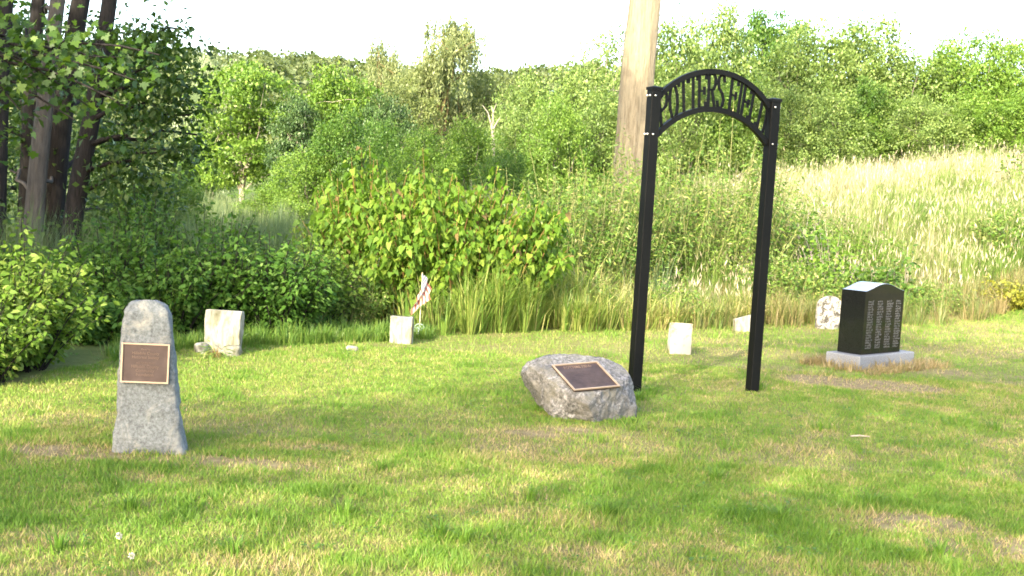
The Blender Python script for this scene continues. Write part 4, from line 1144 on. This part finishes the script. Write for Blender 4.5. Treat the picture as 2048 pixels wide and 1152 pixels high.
slab('white_gravestone', 'weathered white marble gravestone standing on broken base blocks by the dark undergrowth', ground(441, 708) + Vector((0, 0, 0)), .335, .385, .09, 'marble', math.radians(-9), 0, math.radians(-4), 'flat', 901,
     lambda t: (lump('base_block', (-.155, -.05, .03), (.12, .12, .12), 'marble', t, 31), lump('base_block', (.11, -.05, .035), (.17, .12, .12), 'marble', t, 37)))
slab('white_gravestone', 'small plain white grave marker beside the little flag', ground(800, 688), .225, .275, .08, 'marble', math.radians(-8), 0, 0, 'flat', 907)
slab('white_gravestone', 'small white grave marker with rusty stain seen through the gate', ground(1361, 709), .24, .325, .08, 'marble_rust', math.radians(8), 0, math.radians(-3), 'flat', 911)
slab('white_gravestone', 'tilted half-sunk white gravestone partly hidden by the right gate post', ground(1492, 664), .29, .20, .09, 'marble', math.radians(10), math.radians(17), math.radians(-6), 'flat', 917)
slab('white_gravestone', 'round-topped white gravestone mottled with dark lichen left of the black headstone', ground(1660, 659), .37, .44, .09, 'marble_lichen', math.radians(12), 0, math.radians(-2), 'round', 923)

# ------------------------------------------------------------------ flag on its stick and holder
def flag_mat():
    m, nt, out = new_mat('faded_flag_cloth')
    p = nt.nodes.new('ShaderNodeBsdfPrincipled'); p.inputs['Roughness'].default_value = .9; p.inputs['Specular IOR Level'].default_value = .1
    uv = nt.nodes.new('ShaderNodeUVMap'); sp = nt.nodes.new('ShaderNodeSeparateXYZ'); nt.links.new(uv.outputs[0], sp.inputs[0])
    def math_(op, a, b=None, c=None):
        n = nt.nodes.new('ShaderNodeMath'); n.operation = op
        for i, v in enumerate((a, b, c)):
            if v is None: continue
            if isinstance(v, (int, float)): n.inputs[i].default_value = v
            else: nt.links.new(v, n.inputs[i])
        return n.outputs[0]
    u, v = sp.outputs[0], sp.outputs[1]
    stripe = math_('LESS_THAN', math_('FRACT', math_('MULTIPLY', v, 6.5)), .5)
    canton = math_('MULTIPLY', math_('LESS_THAN', u, .4), math_('GREATER_THAN', v, 6 / 13))
    du = math_('SUBTRACT', math_('FRACT', math_('MULTIPLY', u, 15)), .5); dv = math_('SUBTRACT', math_('FRACT', math_('MULTIPLY', v, 11)), .5)
    star = math_('LESS_THAN', math_('ADD', math_('MULTIPLY', du, du), math_('MULTIPLY', dv, dv)), .07)
    base = mixc(nt, stripe, (.42, .4, .38), (.3, .1, .08))
    can = mixc(nt, star, (.09, .1, .15), (.42, .4, .38))
    nt.links.new(mixc(nt, canton, base, can), p.inputs['Base Color'])
    tr = nt.nodes.new('ShaderNodeBsdfTranslucent'); nt.links.new(mixc(nt, canton, base, can), tr.inputs[0])
    mx = nt.nodes.new('ShaderNodeMixShader'); mx.inputs[0].default_value = .3
    nt.links.new(p.outputs[0], mx.inputs[1]); nt.links.new(tr.outputs[0], mx.inputs[2]); nt.links.new(mx.outputs[0], out.inputs[0])
    return m
def flag():
    b = ground(838, 672)
    t = thing('small_flag', 'small faded red and white striped flag drooping on a stick beside the marker', 'flag', b)
    top = at(845, 545, b.y) - b
    link('stick', tube_mesh('flag_stick', [(np.array([(0, 0, .0), (top.x * .5, 0, top.z * .5), (top.x, 0, top.z)]), np.array([.006, .0055, .004]))], M['pole_wood'], 8), t)
    nu, nv = 36, 24; V = []; UV = []
    for j in range(nv):
        v = j / (nv - 1)
        for i in range(nu):
            u = i / (nu - 1)
            zp = top.z - .015 - (1 - v) * .17
            px_ = top.x * zp / top.z
            out = .165 * (1 - math.exp(-2.2 * u)) * (.25 + .75 * v) ; fold = .032 * math.sin(u * 9 + v * 2.5) * u ** .5
            sway = -.14 * u * (1 - v) * (1 if u > .3 else u / .3)
            V.append((px_ + out * .72 + sway + .012 * math.sin(u * 14 + 5 * v), -.02 * u + fold, zp - .26 * u ** 1.25 - .02 * u * (1 - v)))
            UV.append((u, v))
    Fc = [(j * nu + i, j * nu + i + 1, (j + 1) * nu + i + 1, (j + 1) * nu + i) for j in range(nv - 1) for i in range(nu - 1)]
    me = py_mesh('flag_cloth', V, Fc, [flag_mat()], True)
    ul = me.uv_layers.new(name='UVMap')
    for l in me.loops: ul.data[l.index].uv = UV[l.vertex_index]
    link('cloth', me, t)
    # cast marker holding the stick
    pts = []
    for k in range(10):
        r = .052 if k % 2 == 0 else .026; a = PI / 2 + k * PI / 5; pts.append((r * math.cos(a), r * math.sin(a)))
    V = [(x, -.012, z + .075) for x, z in pts] + [(x, -.004, z + .075) for x, z in pts]
    Fc = [tuple(range(10)), tuple(reversed(range(10, 20)))] + [(i, 10 + i, 10 + (i + 1) % 10, (i + 1) % 10) for i in range(10)]
    h = link('holder', py_mesh('flag_holder', V, Fc, [M['holder_metal']]), t)
    ring = np.array([(.055 * math.cos(a), -.008, .075 + .055 * math.sin(a)) for a in np.linspace(0, 2 * PI, 25)])
    link('ring', tube_mesh('holder_ring', [(ring, np.full(25, .006))], M['holder_metal'], 6), h)
    link('rod', tube_mesh('holder_rod', [(np.array([(0, -.008, -.08), (0, -.008, .05)]), np.array([.006, .006]))], M['holder_metal'], 6), h)
flag()

# ------------------------------------------------------------------ litter on the lawn
def stick(px, py, ln, rz, label):
    b = ground(px, py)
    P = np.array([(-ln / 2, 0, .045), (0, .006, .05), (ln / 2, 0, .046)])
    o = link('twig', tube_mesh('twig', [(P, np.array([.006, .007, .004]))], M['stick_wood'], 6), None, b); o.rotation_euler = (0, 0, rz)
    tag(o, label, 'twig')
stick(1719, 886, .14, .15, 'short pale stick lying on the lawn in front of the black headstone')
def puff(px, py, label):
    b = ground(px, py); rg = np.random.default_rng(px)
    t = thing('clover_flower', label, 'flower', b, 0, 'white flower heads in the lawn')
    n = 70; d = unit(rg.normal(size=(n, 3)))
    V, k = leaves(np.array([0, 0, .055]) + d * .006, d, rg.normal(size=(n, 3)), np.full(n, .010), np.full(n, .006))
    link('head', np_mesh('clover_head', V, k, None, [M['petal']]), t)
    link('stalk', tube_mesh('clover_stalk', [(np.array([(0, 0, 0), (.003, 0, .03), (0, 0, .056)]), np.full(3, .0015))], M['tall_green'], 4), t)
puff(237, 1098, 'white flower head in the grass at the lower left'); puff(262, 1141, 'white flower head at the bottom edge, lower left')
o_ = lump('pale_stone', (0, 0, .015), (.11, .08, .06), 'marble', None, 55); o_.location = ground(704, 702); tag(o_, 'pale fieldstone at the lawn edge left of the flag marker', 'stone')
o_ = lump('pale_stone', (0, 0, .015), (.3, .2, .08), 'marble_rust', None, 58); o_.location = ground(1402, 640); tag(o_, 'flat pale stone in the rough grass seen through the gate', 'stone')
mound('grass_tuft', 'green grass tuft growing in front of the broken white gravestone', 'grass tuft', ground(432, 716), .13, .08, .17, 26, 4, .10, 'tall_green', 470, 'rhomb', None, .1, 'red_cane')

def reg_straw(rg, n):
    b = ground(1718, 741); c, s_ = math.cos(math.radians(43)), math.sin(math.radians(43))
    u = rg.uniform(-.25, 1.35, n); v = rg.uniform(-.3, .6, n)
    k = ~((u > -.02) & (u < 1.1) & (v > -.02) & (v < .42)); u, v = u[k], v[k]
    return b.x + u * c - v * s_, b.y + u * s_ + v * c
grass_field('straw_around_headstone', 'dry straw-coloured grass around the base of the black headstone', 3200, reg_straw, (.04, .13), M['brown_grass'], lambda rg, x, y: .45 + .5 * rg.uniform(0, 1, len(x)), 107, lean=(.2, 1.2), tuft=10, spread=.03)

# ------------------------------------------------------------------ trees behind and beside the viewpoint (unseen; crowns sized and placed for the shade they cast)
def shade_tree(x, y, H, R, z0, ncl, seed, label, base_var=None):
    rg = np.random.default_rng(seed)
    lobes = lobes_tree(rg, H, R, z0, 11)
    V, k, rnd, C = crown(rg, lobes, ncl, 34, .2, cr=.5, flat=.6)
    t = thing('shade_tree', label, 'tree', (x, y, float(gz(x, y))), 0, 'trees around the viewpoint')
    paths = [limb(rg, (0, 0, -.1), (0, 0, H * .85), .2, .04, 8, .03)]
    link('trunk', tube_mesh('shade_trunk', paths + [limb(rg, paths[0][0][3], c, .06, .02, 5) for c, r in lobes], M['bark_dark']), t)
    link('crown', np_mesh('shade_crown', V, k, rnd, [M['leaf_green']]), t)
shade_tree(-9.9, 7.5, 10.5, 3.0, 3.0, 520, 601, 'shade tree left of the picture beside the dark trunks')
shade_tree(-13, 11, 12, 3.2, 2.5, 500, 602, 'tall shade tree left of the picture behind the others')
shade_tree(-11.6, 2.5, 10, 2.4, 5.5, 360, 606, 'shade tree left of the viewpoint, nearer one')
shade_tree(-9.0, 2.5, 7.2, 1.6, 4.7, 230, 607, 'slim unseen tree left of the viewpoint, added to shade the brambles, farther one')  # added out of view; small crown shaped to shade the brambles
shade_tree(-4.8, -6.5, 13.0, 3.3, 5.4, 230, 603, 'tall shade tree behind the viewpoint, middle one')
shade_tree(1.5, -7.0, 13.5, 3.6, 5.4, 210, 604, 'tall shade tree behind the viewpoint, right one')
shade_tree(-8.0, -6.0, 8.6, 1.9, 2.5, 110, 605, 'smaller shade tree behind the viewpoint, left one')
